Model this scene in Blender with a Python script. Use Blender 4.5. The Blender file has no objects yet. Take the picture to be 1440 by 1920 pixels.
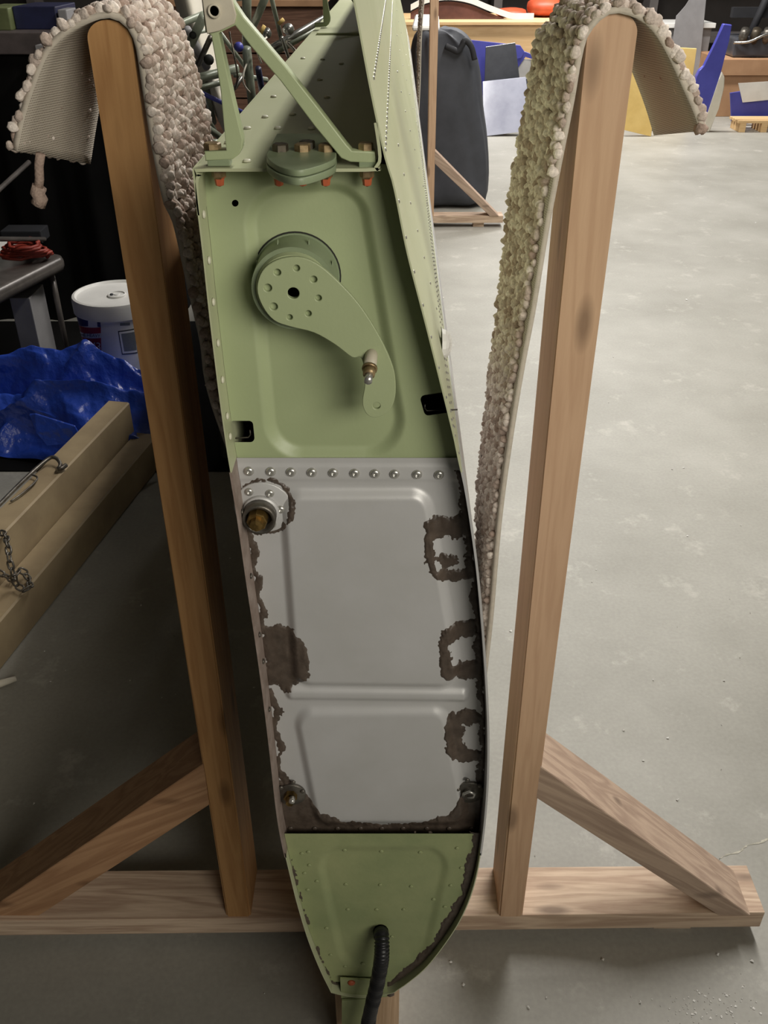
import bpy, bmesh, math, random
import numpy as np
from mathutils import Vector, Matrix, noise
random.seed(7); np.random.seed(7)
S = bpy.context.scene
C = S.collection

# ------------------------------------------------------------------ camera
CAM_H, FOC, PITCH = 1.365, 1690.0, math.radians(32.6)
cam = bpy.data.cameras.new('camera'); camo = bpy.data.objects.new('camera', cam); C.objects.link(camo)
camo.location = (0, 0, CAM_H); camo.rotation_euler = (math.pi/2 - PITCH, 0, 0)
cam.sensor_fit = 'VERTICAL'; cam.sensor_height = 24.0; cam.lens = 24.0*FOC/1920.0
cam.clip_start = 0.02; cam.clip_end = 60
S.camera = camo
# ------------------------------------------------------------------ world, lamps, exposure
w = bpy.data.worlds.new('world'); S.world = w; w.use_nodes = True
w.node_tree.nodes['Background'].inputs[0].default_value = (0.80, 0.84, 0.90, 1)
w.node_tree.nodes['Background'].inputs[1].default_value = 0.03
def area(name, loc, target, sx, sy, power, col):
    l = bpy.data.lights.new(name, 'AREA'); l.shape = 'RECTANGLE'; l.size = sx; l.size_y = sy
    l.energy = power; l.color = col
    o = bpy.data.objects.new(name, l); C.objects.link(o); o.location = loc
    d = Vector(target) - Vector(loc); o.rotation_euler = d.to_track_quat('-Z', 'Y').to_euler()
    return o
area('ceiling_lamp_near', (1.12, 2.7, 3.2), (1.12, 2.7, 0), 0.25, 2.4, 106, (1.0, 0.97, 0.93))
area('ceiling_lamp_back', (1.12, 5.4, 3.2), (1.12, 5.4, 0), 0.25, 2.4, 78, (1.0, 0.975, 0.94))
area('ceiling_lamp_far', (1.6, 8.0, 3.2), (1.6, 8.0, 0), 2.4, 0.25, 200, (1.0, 0.98, 0.96))
fill_ob = area('front_fill', (1.35, -1.25, 2.0), (0.0, 0.75, 1.27), 1.6, 1.0, 9.6, (1.0, 0.95, 0.85)); fill_ob.data.spread = math.radians(72)  # unseen fill added to brighten the rib, spread narrowed to spare the floor
S.view_settings.view_transform = 'Standard'; S.view_settings.look = 'None'
S.view_settings.exposure = 0.0; S.view_settings.gamma = 1.0; S.view_settings.use_curve_mapping = False

# ------------------------------------------------------------------ measuring helpers (pixel of the photograph -> point at a real distance)
cp, sp = math.cos(PITCH), math.sin(PITCH)
def ray(px, py):
    u = (px-720)/FOC; v = (py-960)/FOC
    return Vector((u, cp - v*sp, -sp - v*cp))
def at(px, py, Y):
    d = ray(px, py); t = Y/d.y
    return Vector((d.x*t, Y, CAM_H + d.z*t))
def atz(px, py, Z):
    d = ray(px, py); t = (Z-CAM_H)/d.z
    return Vector((d.x*t, d.y*t, Z))
def proj(X, Y, Z):
    dz = Z-CAM_H
    depth = Y*cp - dz*sp; down = -Y*sp - dz*cp
    return 720 + FOC*X/depth, 960 + FOC*down/depth

# ------------------------------------------------------------------ object helpers
def link(o, parent=None):
    C.objects.link(o)
    if parent is not None:
        o.parent = parent
        pw = Matrix.Translation(parent.location)
        q = parent
        while q.parent is not None:
            q = q.parent
        o.matrix_parent_inverse = (Matrix.Translation(-parent.location) if parent.parent is None else Matrix())
    return o
def tag(o, label, cat, group=None):
    o['label'] = label; o['category'] = cat
    if group: o['group'] = group
    return o
def thing(name, label, cat, loc, group=None):
    o = bpy.data.objects.new(name, None); C.objects.link(o); o.location = loc
    o.empty_display_size = 0.05
    return tag(o, label, cat, group)
def mesh(name, verts, faces, m, parent=None, smooth=False, fix=True):
    me = bpy.data.meshes.new(name); me.from_pydata([tuple(v) for v in verts], [], [tuple(f) for f in faces]); me.validate()
    if fix:
        bm = bmesh.new(); bm.from_mesh(me); bmesh.ops.recalc_face_normals(bm, faces=bm.faces); bm.to_mesh(me); bm.free()
    if m is not None: me.materials.append(m)
    if smooth: me.polygons.foreach_set('use_smooth', [True]*len(me.polygons))
    return link(bpy.data.objects.new(name, me), parent)
def frombm(name, bm, m, parent=None, smooth=False):
    bmesh.ops.recalc_face_normals(bm, faces=bm.faces)
    me = bpy.data.meshes.new(name); bm.to_mesh(me); bm.free()
    if m is not None: me.materials.append(m)
    if smooth: me.polygons.foreach_set('use_smooth', [True]*len(me.polygons))
    return link(bpy.data.objects.new(name, me), parent)
def inst(name, me, loc, parent, rot=None, scale=None):
    o = bpy.data.objects.new(name, me); link(o, parent); o.location = loc
    if rot is not None: o.rotation_euler = rot
    if scale is not None: o.scale = scale
    return o
def struct(o): o['kind'] = 'structure'; return o
def stuff(o): o['kind'] = 'stuff'; return o

def bevel_all(bm, w, seg=2):
    bmesh.ops.bevel(bm, geom=list(bm.edges), offset=w, segments=seg, affect='EDGES', profile=0.6)
def hexa(name, c8, m, parent=None, bev=0.0):
    """box from 8 corners: bottom 4 then top 4, both counter-clockwise"""
    bm = bmesh.new(); v = [bm.verts.new(p) for p in c8]
    for f in ((3,2,1,0),(4,5,6,7),(0,1,5,4),(1,2,6,5),(2,3,7,6),(3,0,4,7)): bm.faces.new([v[i] for i in f])
    if bev: bevel_all(bm, bev)
    return frombm(name, bm, m, parent)
def box(name, x0, x1, y0, y1, z0, z1, m, parent=None, bev=0.0):
    return hexa(name, [(x0,y0,z0),(x1,y0,z0),(x1,y1,z0),(x0,y1,z0),(x0,y0,z1),(x1,y0,z1),(x1,y1,z1),(x0,y1,z1)], m, parent, bev)
def prism(name, pts, off, m, parent=None, bev=0.0):
    """flat polygon (3D points) given thickness along off"""
    bm = bmesh.new(); off = Vector(off)
    a = [bm.verts.new(p) for p in pts]; b = [bm.verts.new(Vector(p)+off) for p in pts]
    bm.faces.new(a); bm.faces.new(b[::-1]); n = len(pts)
    for i in range(n): bm.faces.new((a[i], a[(i+1)%n], b[(i+1)%n], b[i]))
    if bev: bevel_all(bm, bev, 1)
    return frombm(name, bm, m, parent)
def tubemesh(pts, r, n=10, cap=True):
    pts = [Vector(p) for p in pts]; V = []; F = []
    rr = r if isinstance(r, (list, tuple)) else [r]*len(pts)
    up = None
    for i, p in enumerate(pts):
        t = (pts[min(i+1, len(pts)-1)] - pts[max(i-1, 0)]).normalized()
        if up is None: up = t.orthogonal().normalized()
        up = (up - t*up.dot(t)).normalized(); bn = t.cross(up)
        for k in range(n):
            a = 2*math.pi*k/n; V.append(p + (up*math.cos(a)+bn*math.sin(a))*rr[i])
    for i in range(len(pts)-1):
        for k in range(n):
            F.append((i*n+k, i*n+(k+1)%n, (i+1)*n+(k+1)%n, (i+1)*n+k))
    if cap:
        F.append(tuple(range(n))[::-1]); F.append(tuple(range((len(pts)-1)*n, len(pts)*n)))
    return V, F
def tube(name, pts, r, m, parent=None, n=10, smooth=True):
    V, F = tubemesh(pts, r, n); return mesh(name, V, F, m, parent, smooth)
def catmull(P, per=8, closed=False):
    P = [tuple(p) for p in P]; out = []; n = len(P)
    rng = range(n) if closed else range(n-1)
    for i in rng:
        p0 = np.array(P[(i-1)%n] if (closed or i>0) else P[0], float); p1 = np.array(P[i], float)
        p2 = np.array(P[(i+1)%n], float); p3 = np.array(P[(i+2)%n] if (closed or i+2<n) else P[-1], float)
        for k in range(per):
            t = k/per
            out.append(0.5*((2*p1)+(-p0+p2)*t+(2*p0-5*p1+4*p2-p3)*t*t+(-p0+3*p1-3*p2+p3)*t**3))
    if not closed: out.append(np.array(P[-1], float))
    return out
def plate(name, outer, holes, axis, depth0, thick, m, parent=None, bev=0.0):
    """flat plate with true holes. outer: 2D points; axis 'Y' -> (x,z) plane at Y=depth0..depth0+thick ; axis 'Z' -> (x,y) plane"""
    cu = bpy.data.curves.new(name, 'CURVE'); cu.dimensions = '2D'; cu.fill_mode = 'BOTH'
    def spl(pts):
        s = cu.splines.new('POLY'); s.points.add(len(pts)-1); s.use_cyclic_u = True
        for q, p in zip(s.points, pts): q.co = (p[0], p[1], 0, 1)
    spl(outer)
    for (cx, cy, r) in holes:
        spl([(cx+r*math.cos(a), cy+r*math.sin(a)) for a in np.linspace(0, 2*math.pi, 20, endpoint=False)])
    cu.extrude = max(thick/2-bev, 1e-5); cu.bevel_depth = bev; cu.bevel_resolution = 1
    if bev: cu.offset = -bev
    tmp = bpy.data.objects.new('tmp', cu); C.objects.link(tmp)
    dg = bpy.context.evaluated_depsgraph_get(); dg.update()
    me = bpy.data.meshes.new_from_object(tmp.evaluated_get(dg))
    bpy.data.objects.remove(tmp); bpy.data.curves.remove(cu)
    me.name = name
    for v in me.vertices:
        x, y, z = v.co
        v.co = (x, depth0+thick/2+z, y) if axis == 'Y' else (x, y, depth0+thick/2+z)
    bm = bmesh.new(); bm.from_mesh(me); bmesh.ops.remove_doubles(bm, verts=bm.verts, dist=1e-6)
    bmesh.ops.recalc_face_normals(bm, faces=bm.faces); bm.to_mesh(me); bm.free()
    me.materials.clear(); me.materials.append(m)
    return link(bpy.data.objects.new(name, me), parent)
def lathe_mesh(prof, n=24, axis='Z'):
    """prof: (radius, height) list"""
    V = []; F = []
    for r, h in prof:
        for k in range(n):
            a = 2*math.pi*k/n; x, y = r*math.cos(a), r*math.sin(a)
            V.append((x, y, h) if axis == 'Z' else (x, -h, y))
    for i in range(len(prof)-1):
        for k in range(n): F.append((i*n+k, i*n+(k+1)%n, (i+1)*n+(k+1)%n, (i+1)*n+k))
    F.append(tuple(range(n))[::-1]); F.append(tuple(range((len(prof)-1)*n, len(prof)*n)))
    return V, F
def lathe(name, loc, prof, m, parent=None, n=24, axis='Z', smooth=True):
    V, F = lathe_mesh(prof, n, axis); L = Vector(loc)
    return mesh(name, [Vector(v)+L for v in V], F, m, parent, smooth)
def autosmooth(o, ang=40):
    me = o.data
    bm = bmesh.new(); bm.from_mesh(me)
    for e in bm.edges:
        e.smooth = not (len(e.link_faces) == 2 and e.calc_face_angle(0) > math.radians(ang))
    bm.to_mesh(me); bm.free()
    me.polygons.foreach_set('use_smooth', [True]*len(me.polygons)); return o

# ------------------------------------------------------------------ materials
def lin(r, g, b):
    f = lambda c: (c/255/12.92) if c/255 <= 0.04045 else ((c/255+0.055)/1.055)**2.4
    return (f(r), f(g), f(b), 1)
def nodes(name):
    m = bpy.data.materials.new(name); m.use_nodes = True
    nt = m.node_tree; return m, nt, nt.nodes['Principled BSDF']
def N(nt, t, **kw):
    n = nt.nodes.new(t)
    for k, v in kw.items():
        if k in n.inputs: n.inputs[k].default_value = v
        else: setattr(n, k, v)
    return n
def paint(name, c, c2=None, rough=0.5, metal=0.0, scale=12, bump=0.0, bscale=200, stretch=None, spec=0.5, coat=0.0, lo=0.35, hi=0.7):
    m, nt, b = nodes(name)
    b.inputs['Roughness'].default_value = rough; b.inputs['Metallic'].default_value = metal
    b.inputs['Specular IOR Level'].default_value = spec; b.inputs['Coat Weight'].default_value = coat
    tc = N(nt, 'ShaderNodeTexCoord'); src = tc.outputs['Object']
    if stretch:
        mp = N(nt, 'ShaderNodeMapping'); mp.inputs['Scale'].default_value = stretch
        nt.links.new(src, mp.inputs['Vector']); src = mp.outputs['Vector']
    nz = N(nt, 'ShaderNodeTexNoise', Scale=scale, Detail=6.0, Roughness=0.6); nt.links.new(src, nz.inputs['Vector'])
    cr = N(nt, 'ShaderNodeValToRGB'); cr.color_ramp.elements[0].position = lo; cr.color_ramp.elements[1].position = hi
    cr.color_ramp.elements[0].color = c2 or tuple(x*0.85 for x in c[:3])+(1,); cr.color_ramp.elements[1].color = c
    nt.links.new(nz.outputs['Fac'], cr.inputs['Fac']); nt.links.new(cr.outputs['Color'], b.inputs['Base Color'])
    if bump:
        n2 = N(nt, 'ShaderNodeTexNoise', Scale=bscale, Detail=4.0); nt.links.new(src, n2.inputs['Vector'])
        bp = N(nt, 'ShaderNodeBump', Strength=bump, Distance=0.002); nt.links.new(n2.outputs['Fac'], bp.inputs['Height'])
        nt.links.new(bp.outputs['Normal'], b.inputs['Normal'])
    return m
def wood(name, c, dark, axis, fine=70, rough=0.62, knots=True, seed=0.0, contrast=1.0, tilt=0.0):
    m, nt, b = nodes(name); b.inputs['Roughness'].default_value = rough; b.inputs['Specular IOR Level'].default_value = 0.3
    tc = N(nt, 'ShaderNodeTexCoord'); mp = N(nt, 'ShaderNodeMapping')
    sc = [1.0, 1.0, 1.0]; sc['XYZ'.index(axis)] = 0.07
    mp.vector_type = 'TEXTURE'; mp.inputs['Rotation'].default_value = (0, tilt, 0)
    mp.inputs['Scale'].default_value = [1/x for x in sc]; mp.inputs['Location'].default_value = (seed, seed*1.7, seed*0.6)
    nt.links.new(tc.outputs['Object'], mp.inputs['Vector'])
    big = N(nt, 'ShaderNodeTexNoise', Scale=26.0, Detail=3.0, Distortion=0.8); nt.links.new(mp.outputs['Vector'], big.inputs['Vector'])
    sm = N(nt, 'ShaderNodeTexNoise', Scale=float(fine*4), Detail=3.0, Roughness=0.7); nt.links.new(mp.outputs['Vector'], sm.inputs['Vector'])
    # growth rings: bands driven by the large noise
    mul = N(nt, 'ShaderNodeMath', operation='MULTIPLY'); mul.inputs[1].default_value = 34.0; nt.links.new(big.outputs['Fac'], mul.inputs[0])
    sn = N(nt, 'ShaderNodeMath', operation='SINE'); nt.links.new(mul.outputs[0], sn.inputs[0])
    mr = N(nt, 'ShaderNodeMapRange'); mr.inputs['From Min'].default_value = -1; mr.inputs['From Max'].default_value = 1
    mr.inputs['To Min'].default_value = 0.5-0.17*contrast; mr.inputs['To Max'].default_value = 0.5+0.17*contrast; nt.links.new(sn.outputs[0], mr.inputs['Value'])
    ad = N(nt, 'ShaderNodeMath', operation='ADD'); nt.links.new(mr.outputs[0], ad.inputs[0])
    s2 = N(nt, 'ShaderNodeMath', operation='MULTIPLY_ADD'); s2.inputs[1].default_value = 0.5*contrast; s2.inputs[2].default_value = -0.25*contrast
    nt.links.new(sm.outputs['Fac'], s2.inputs[0]); nt.links.new(s2.outputs[0], ad.inputs[1])
    cr = N(nt, 'ShaderNodeValToRGB'); cr.color_ramp.elements[0].position = 0.2; cr.color_ramp.elements[1].position = 0.8
    cr.color_ramp.elements[0].color = dark; cr.color_ramp.elements[1].color = c
    nt.links.new(ad.outputs[0], cr.inputs['Fac']); col = cr.outputs['Color']
    if knots:
        mk = N(nt, 'ShaderNodeMapping'); sk = [1.0]*3; sk['XYZ'.index(axis)] = 0.32
        mk.inputs['Scale'].default_value = sk; mk.inputs['Location'].default_value = (seed*3+0.01, seed, seed*2)
        nt.links.new(tc.outputs['Object'], mk.inputs['Vector'])
        vo = N(nt, 'ShaderNodeTexVoronoi', Scale=15.0); nt.links.new(mk.outputs['Vector'], vo.inputs['Vector'])
        k = N(nt, 'ShaderNodeMapRange'); k.inputs['From Min'].default_value = 0.07; k.inputs['From Max'].default_value = 0.17
        k.inputs['To Min'].default_value = 0.75; k.inputs['To Max'].default_value = 0.0; nt.links.new(vo.outputs['Distance'], k.inputs['Value'])
        mx = N(nt, 'ShaderNodeMixRGB'); mx.inputs['Color2'].default_value = tuple(x*0.45 for x in dark[:3])+(1,)
        nt.links.new(k.outputs[0], mx.inputs['Fac']); nt.links.new(col, mx.inputs['Color1']); col = mx.outputs['Color']
    nt.links.new(col, b.inputs['Base Color'])
    bp = N(nt, 'ShaderNodeBump', Strength=0.25, Distance=0.001); nt.links.new(ad.outputs[0], bp.inputs['Height']); nt.links.new(bp.outputs['Normal'], b.inputs['Normal'])
    return m

GREEN = paint('zinc_green_paint', lin(166, 176, 136), lin(157, 168, 127), 0.42, scale=5, bump=0.05, bscale=350)
GREEN_SKIN = paint('zinc_green_skin', lin(190, 193, 160), lin(180, 184, 148), 0.42, scale=4, bump=0.04, bscale=300)
GREEN_WORN = paint('zinc_green_worn', lin(158, 164, 118), lin(140, 150, 106), 0.5, scale=14, bump=0.12, bscale=160)
PLATE_G = paint('grey_green_plate', lin(140, 152, 120), lin(126, 138, 108), 0.45, scale=30)
ALU = paint('satin_aluminium', lin(200, 199, 198), lin(190, 189, 186), 0.42, metal=0.2, scale=9, bump=0.03, bscale=500)
ALU_IN = paint('primed_tank_skin', lin(158, 143, 134), lin(132, 116, 106), 0.6, scale=60, bump=0.1, bscale=150)
BRIGHT = paint('bright_rivet_metal', lin(214, 212, 206), lin(190, 188, 180), 0.28, metal=0.75, scale=200)
STEEL = paint('dull_steel', lin(128, 124, 116), lin(88, 82, 74), 0.4, metal=0.7, scale=60)
LUG = paint('bare_lug', lin(202, 194, 174), lin(186, 177, 156), 0.5, scale=40)
BRASS = paint('brass', lin(158, 128, 74), lin(96, 78, 44), 0.38, metal=0.8, scale=80)
CADM = paint('cadmium_bolt', lin(172, 150, 112), lin(112, 92, 62), 0.4, metal=0.5, scale=150)
BOLTD = paint('dark_bolt', lin(96, 86, 70), lin(64, 58, 48), 0.45, metal=0.5, scale=150)
TORQUE = paint('orange_torque_paint', lin(206, 106, 66), lin(168, 84, 52), 0.5, scale=90)
SEAL = paint('brown_tank_sealant', lin(92, 80, 70), lin(70, 60, 52), 0.42, scale=70, bump=0.5, bscale=120)
DARKHOLE = paint('dark_interior', lin(36, 36, 30), lin(28, 28, 24), 0.8)
RUBBER = paint('black_rubber', lin(34, 34, 37), lin(24, 24, 26), 0.38, scale=30)
POST_L = wood('pine_orange', lin(190, 146, 96), lin(158, 114, 70), 'Z', seed=0.31, contrast=.8)
POST_R = wood('pine_pale', lin(208, 174, 142), lin(186, 150, 120), 'Z', seed=1.7, contrast=.7)
BOARD = wood('weathered_board', lin(220, 196, 170), lin(170, 142, 120), 'X', seed=2.2, contrast=1.0)
BRACE_R = wood('weathered_brace', lin(196, 172, 150), lin(146, 122, 106), 'X', seed=3.4, contrast=.7, tilt=0.60)
BRACE_L = wood('warm_brace', lin(196, 156, 118), lin(140, 100, 70), 'X', seed=4.1, contrast=.6, tilt=-0.52)
BLOCK = wood('pine_block', lin(206, 176, 144), lin(172, 140, 108), 'Z', seed=5.2)
PLY = wood('plywood', lin(232, 198, 148), lin(208, 170, 120), 'X', fine=20, knots=False, seed=6.0, contrast=0.6)
CRATE = wood('brown_crate', lin(128, 96, 78), lin(92, 66, 52), 'X', knots=False, seed=7.0)
BLACKCLOTH = paint('black_cloth', lin(40, 41, 45), lin(28, 28, 31), 0.75, scale=8)
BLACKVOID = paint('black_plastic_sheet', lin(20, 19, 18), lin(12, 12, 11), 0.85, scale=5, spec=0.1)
WHITE = paint('white_plastic', lin(232, 230, 224), lin(220, 218, 212), 0.4, scale=10)
CREAM = paint('cream_fibreglass', lin(226, 220, 204), lin(210, 202, 184), 0.5, scale=6)
BLUEP = paint('blue_paint', lin(80, 82, 172), lin(70, 72, 156), 0.4, scale=5)
YELLOW = paint('yellow_foam_board', lin(236, 204, 128), lin(222, 188, 112), 0.7, scale=8)
GREYP = paint('grey_sheet', lin(150, 148, 148), lin(128, 126, 126), 0.5, scale=4)
DGREY = paint('dark_grey_sheet', lin(84, 86, 92), lin(66, 68, 74), 0.25, scale=4)
ORANGE = paint('orange_vinyl', lin(206, 92, 58), lin(180, 76, 46), 0.5, scale=10)
REDW = paint('red_cord', lin(150, 54, 38), lin(120, 42, 30), 0.55, scale=40)
TANP = paint('tan_painted_timber', lin(166, 147, 114), lin(142, 124, 96), 0.6, scale=7, bump=0.15, bscale=60)
CARD = paint('cardboard', lin(182, 142, 106), lin(166, 126, 92), 0.7, scale=6)
DARKW = paint('dark_wall', lin(96, 90, 86), lin(70, 66, 63), 0.8, scale=1.5)
CEILM = paint('ceiling_sheet', lin(150, 148, 142), lin(136, 134, 128), 0.7, scale=2)
BENCHT = paint('bench_top', lin(92, 82, 80), lin(70, 62, 60), 0.6, scale=12)
NAVY = paint('navy_box', lin(38, 42, 74), lin(28, 30, 54), 0.45, scale=12)
OLIVE = paint('olive_case', lin(104, 112, 72), lin(84, 90, 56), 0.6, scale=12)
TUBEG = paint('grey_green_tube', lin(150, 156, 138), lin(116, 122, 106), 0.35, scale=20, metal=0.1)
CHROME = paint('silver_tube', lin(200, 198, 190), lin(150, 150, 146), 0.25, metal=0.8, scale=30)
BENCHG = paint('grey_metal_bench', lin(104, 98, 93), lin(84, 79, 75), 0.3, metal=0.3, scale=20)
LABELR = paint('label_red', lin(172, 42, 52), lin(160, 36, 46), 0.5)
LABELB = paint('label_blue', lin(56, 52, 112), lin(40, 40, 92), 0.5, scale=60)
LABELK = paint('label_print', lin(56, 60, 62), lin(44, 48, 50), 0.5)
LABELG = paint('label_grey', lin(128, 132, 132), lin(96, 100, 100), 0.5, scale=300, stretch=(1, 1, 8))

# concrete floor
def concrete():
    m, nt, b = nodes('concrete'); b.inputs['Roughness'].default_value = 0.5; b.inputs['Specular IOR Level'].default_value = 0.35
    tc = N(nt, 'ShaderNodeTexCoord')
    n1 = N(nt, 'ShaderNodeTexNoise', Scale=1.3, Detail=7.0, Roughness=0.62); nt.links.new(tc.outputs['Object'], n1.inputs['Vector'])
    c1 = N(nt, 'ShaderNodeValToRGB'); c1.color_ramp.elements[0].position = 0.3; c1.color_ramp.elements[1].position = 0.72
    c1.color_ramp.elements[0].color = lin(138, 135, 125); c1.color_ramp.elements[1].color = lin(172, 169, 160)
    nt.links.new(n1.outputs['Fac'], c1.inputs['Fac'])
    n2 = N(nt, 'ShaderNodeTexNoise', Scale=7.0, Detail=9.0, Roughness=0.72); nt.links.new(tc.outputs['Object'], n2.inputs['Vector'])
    c2 = N(nt, 'ShaderNodeValToRGB'); c2.color_ramp.elements[0].position = 0.57; c2.color_ramp.elements[1].position = 0.70
    c2.color_ramp.elements[0].color = (0, 0, 0, 1); c2.color_ramp.elements[1].color = (0.55, 0.55, 0.55, 1)
    nt.links.new(n2.outputs['Fac'], c2.inputs['Fac'])
    mx = N(nt, 'ShaderNodeMixRGB'); mx.inputs['Color2'].default_value = lin(196, 192, 182)
    nt.links.new(c2.outputs['Color'], mx.inputs['Fac']); nt.links.new(c1.outputs['Color'], mx.inputs['Color1'])
    n3 = N(nt, 'ShaderNodeTexNoise', Scale=120.0, Detail=4.0); nt.links.new(tc.outputs['Object'], n3.inputs['Vector'])
    mr = N(nt, 'ShaderNodeMapRange'); mr.inputs['From Min'].default_value = 0.3; mr.inputs['From Max'].default_value = 0.7
    mr.inputs['To Min'].default_value = 0.92; mr.inputs['To Max'].default_value = 1.04; nt.links.new(n3.outputs['Fac'], mr.inputs['Value'])
    m2 = N(nt, 'ShaderNodeMixRGB', blend_type='MULTIPLY'); m2.inputs['Fac'].default_value = 1
    nt.links.new(mx.outputs['Color'], m2.inputs['Color1']); nt.links.new(mr.outputs[0], m2.inputs['Color2'])
    nt.links.new(m2.outputs['Color'], b.inputs['Base Color'])
    bp = N(nt, 'ShaderNodeBump', Strength=0.15, Distance=0.002); nt.links.new(n2.outputs['Fac'], bp.inputs['Height']); nt.links.new(bp.outputs['Normal'], b.inputs['Normal'])
    return m
CONC = concrete()
def yarn():
    m, nt, b = nodes('carpet_yarn'); b.inputs['Roughness'].default_value = 0.9; b.inputs['Specular IOR Level'].default_value = 0.1
    at_ = N(nt, 'ShaderNodeAttribute'); at_.attribute_name = 'shade'
    cr = N(nt, 'ShaderNodeValToRGB'); cr.color_ramp.elements[0].color = lin(176, 154, 140); cr.color_ramp.elements[1].color = lin(246, 234, 222)
    nt.links.new(at_.outputs['Fac'], cr.inputs['Fac'])
    tc = N(nt, 'ShaderNodeTexCoord')
    nz = N(nt, 'ShaderNodeTexNoise', Scale=420.0, Detail=3.0); nt.links.new(tc.outputs['Object'], nz.inputs['Vector'])
    mr = N(nt, 'ShaderNodeMapRange'); mr.inputs['From Min'].default_value = 0.3; mr.inputs['From Max'].default_value = 0.7
    mr.inputs['To Min'].default_value = 0.75; mr.inputs['To Max'].default_value = 1.08; nt.links.new(nz.outputs['Fac'], mr.inputs['Value'])
    mx = N(nt, 'ShaderNodeMixRGB', blend_type='MULTIPLY'); mx.inputs['Fac'].default_value = 1
    nt.links.new(cr.outputs['Color'], mx.inputs['Color1']); nt.links.new(mr.outputs[0], mx.inputs['Color2']); nt.links.new(mx.outputs['Color'], b.inputs['Base Color'])
    bp = N(nt, 'ShaderNodeBump', Strength=0.7, Distance=0.0015); nt.links.new(nz.outputs['Fac'], bp.inputs['Height']); nt.links.new(bp.outputs['Normal'], b.inputs['Normal'])
    return m
YARN = yarn()
def weave():
    m, nt, b = nodes('carpet_backing'); b.inputs['Roughness'].default_value = 0.9
    tc = N(nt, 'ShaderNodeTexCoord')
    w1 = N(nt, 'ShaderNodeTexWave', Scale=170.0, Distortion=1.2, Detail=2.0); w1.bands_direction = 'Y'
    nt.links.new(tc.outputs['Object'], w1.inputs['Vector'])
    w2 = N(nt, 'ShaderNodeTexWave', Scale=150.0, Distortion=1.2, Detail=2.0); w2.bands_direction = 'Z'
    nt.links.new(tc.outputs['Object'], w2.inputs['Vector'])
    mm = N(nt, 'ShaderNodeMath', operation='MAXIMUM'); nt.links.new(w1.outputs['Fac'], mm.inputs[0]); nt.links.new(w2.outputs['Fac'], mm.inputs[1])
    cr = N(nt, 'ShaderNodeValToRGB'); cr.color_ramp.elements[0].color = lin(128, 116, 102); cr.color_ramp.elements[1].color = lin(200, 190, 174)
    nt.links.new(mm.outputs[0], cr.inputs['Fac']); nt.links.new(cr.outputs['Color'], b.inputs['Base Color'])
    bp = N(nt, 'ShaderNodeBump', Strength=0.5, Distance=0.001); nt.links.new(mm.outputs[0], bp.inputs['Height']); nt.links.new(bp.outputs['Normal'], b.inputs['Normal'])
    return m
WEAVE = weave()
def tarpmat():
    m, nt, b = nodes('blue_poly_tarp'); b.inputs['Roughness'].default_value = 0.27; b.inputs['Base Color'].default_value = lin(44, 76, 178)
    b.inputs['Specular IOR Level'].default_value = 0.7
    tc = N(nt, 'ShaderNodeTexCoord')
    vo = N(nt, 'ShaderNodeTexVoronoi', Scale=34.0); nt.links.new(tc.outputs['Object'], vo.inputs['Vector'])
    nz = N(nt, 'ShaderNodeTexNoise', Scale=60.0, Detail=4.0); nt.links.new(tc.outputs['Object'], nz.inputs['Vector'])
    ad = N(nt, 'ShaderNodeMath', operation='ADD'); nt.links.new(vo.outputs['Distance'], ad.inputs[0]); nt.links.new(nz.outputs['Fac'], ad.inputs[1])
    bp = N(nt, 'ShaderNodeBump', Strength=0.35, Distance=0.010); nt.links.new(ad.outputs[0], bp.inputs['Height']); nt.links.new(bp.outputs['Normal'], b.inputs['Normal'])
    return m
TARP = tarpmat()

# ------------------------------------------------------------------ the hangar
FAR = 10.5
struct(mesh('floor', [(-5,-4,0),(7,-4,0),(7,FAR,0),(-5,FAR,0)], [(0,1,2,3)], CONC))
struct(box('wall_back', -5, 7, FAR, FAR+0.1, 0, 3.6, DARKW))
struct(box('wall_left', -5.1, -5, -4, FAR, 0, 3.6, DARKW))
struct(box('wall_right', 7, 7.1, -4, FAR, 0, 3.6, DARKW))
struct(box('ceiling', -5.1, 7.1, -4, FAR+0.1, 3.6, 3.7, CEILM))

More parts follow.
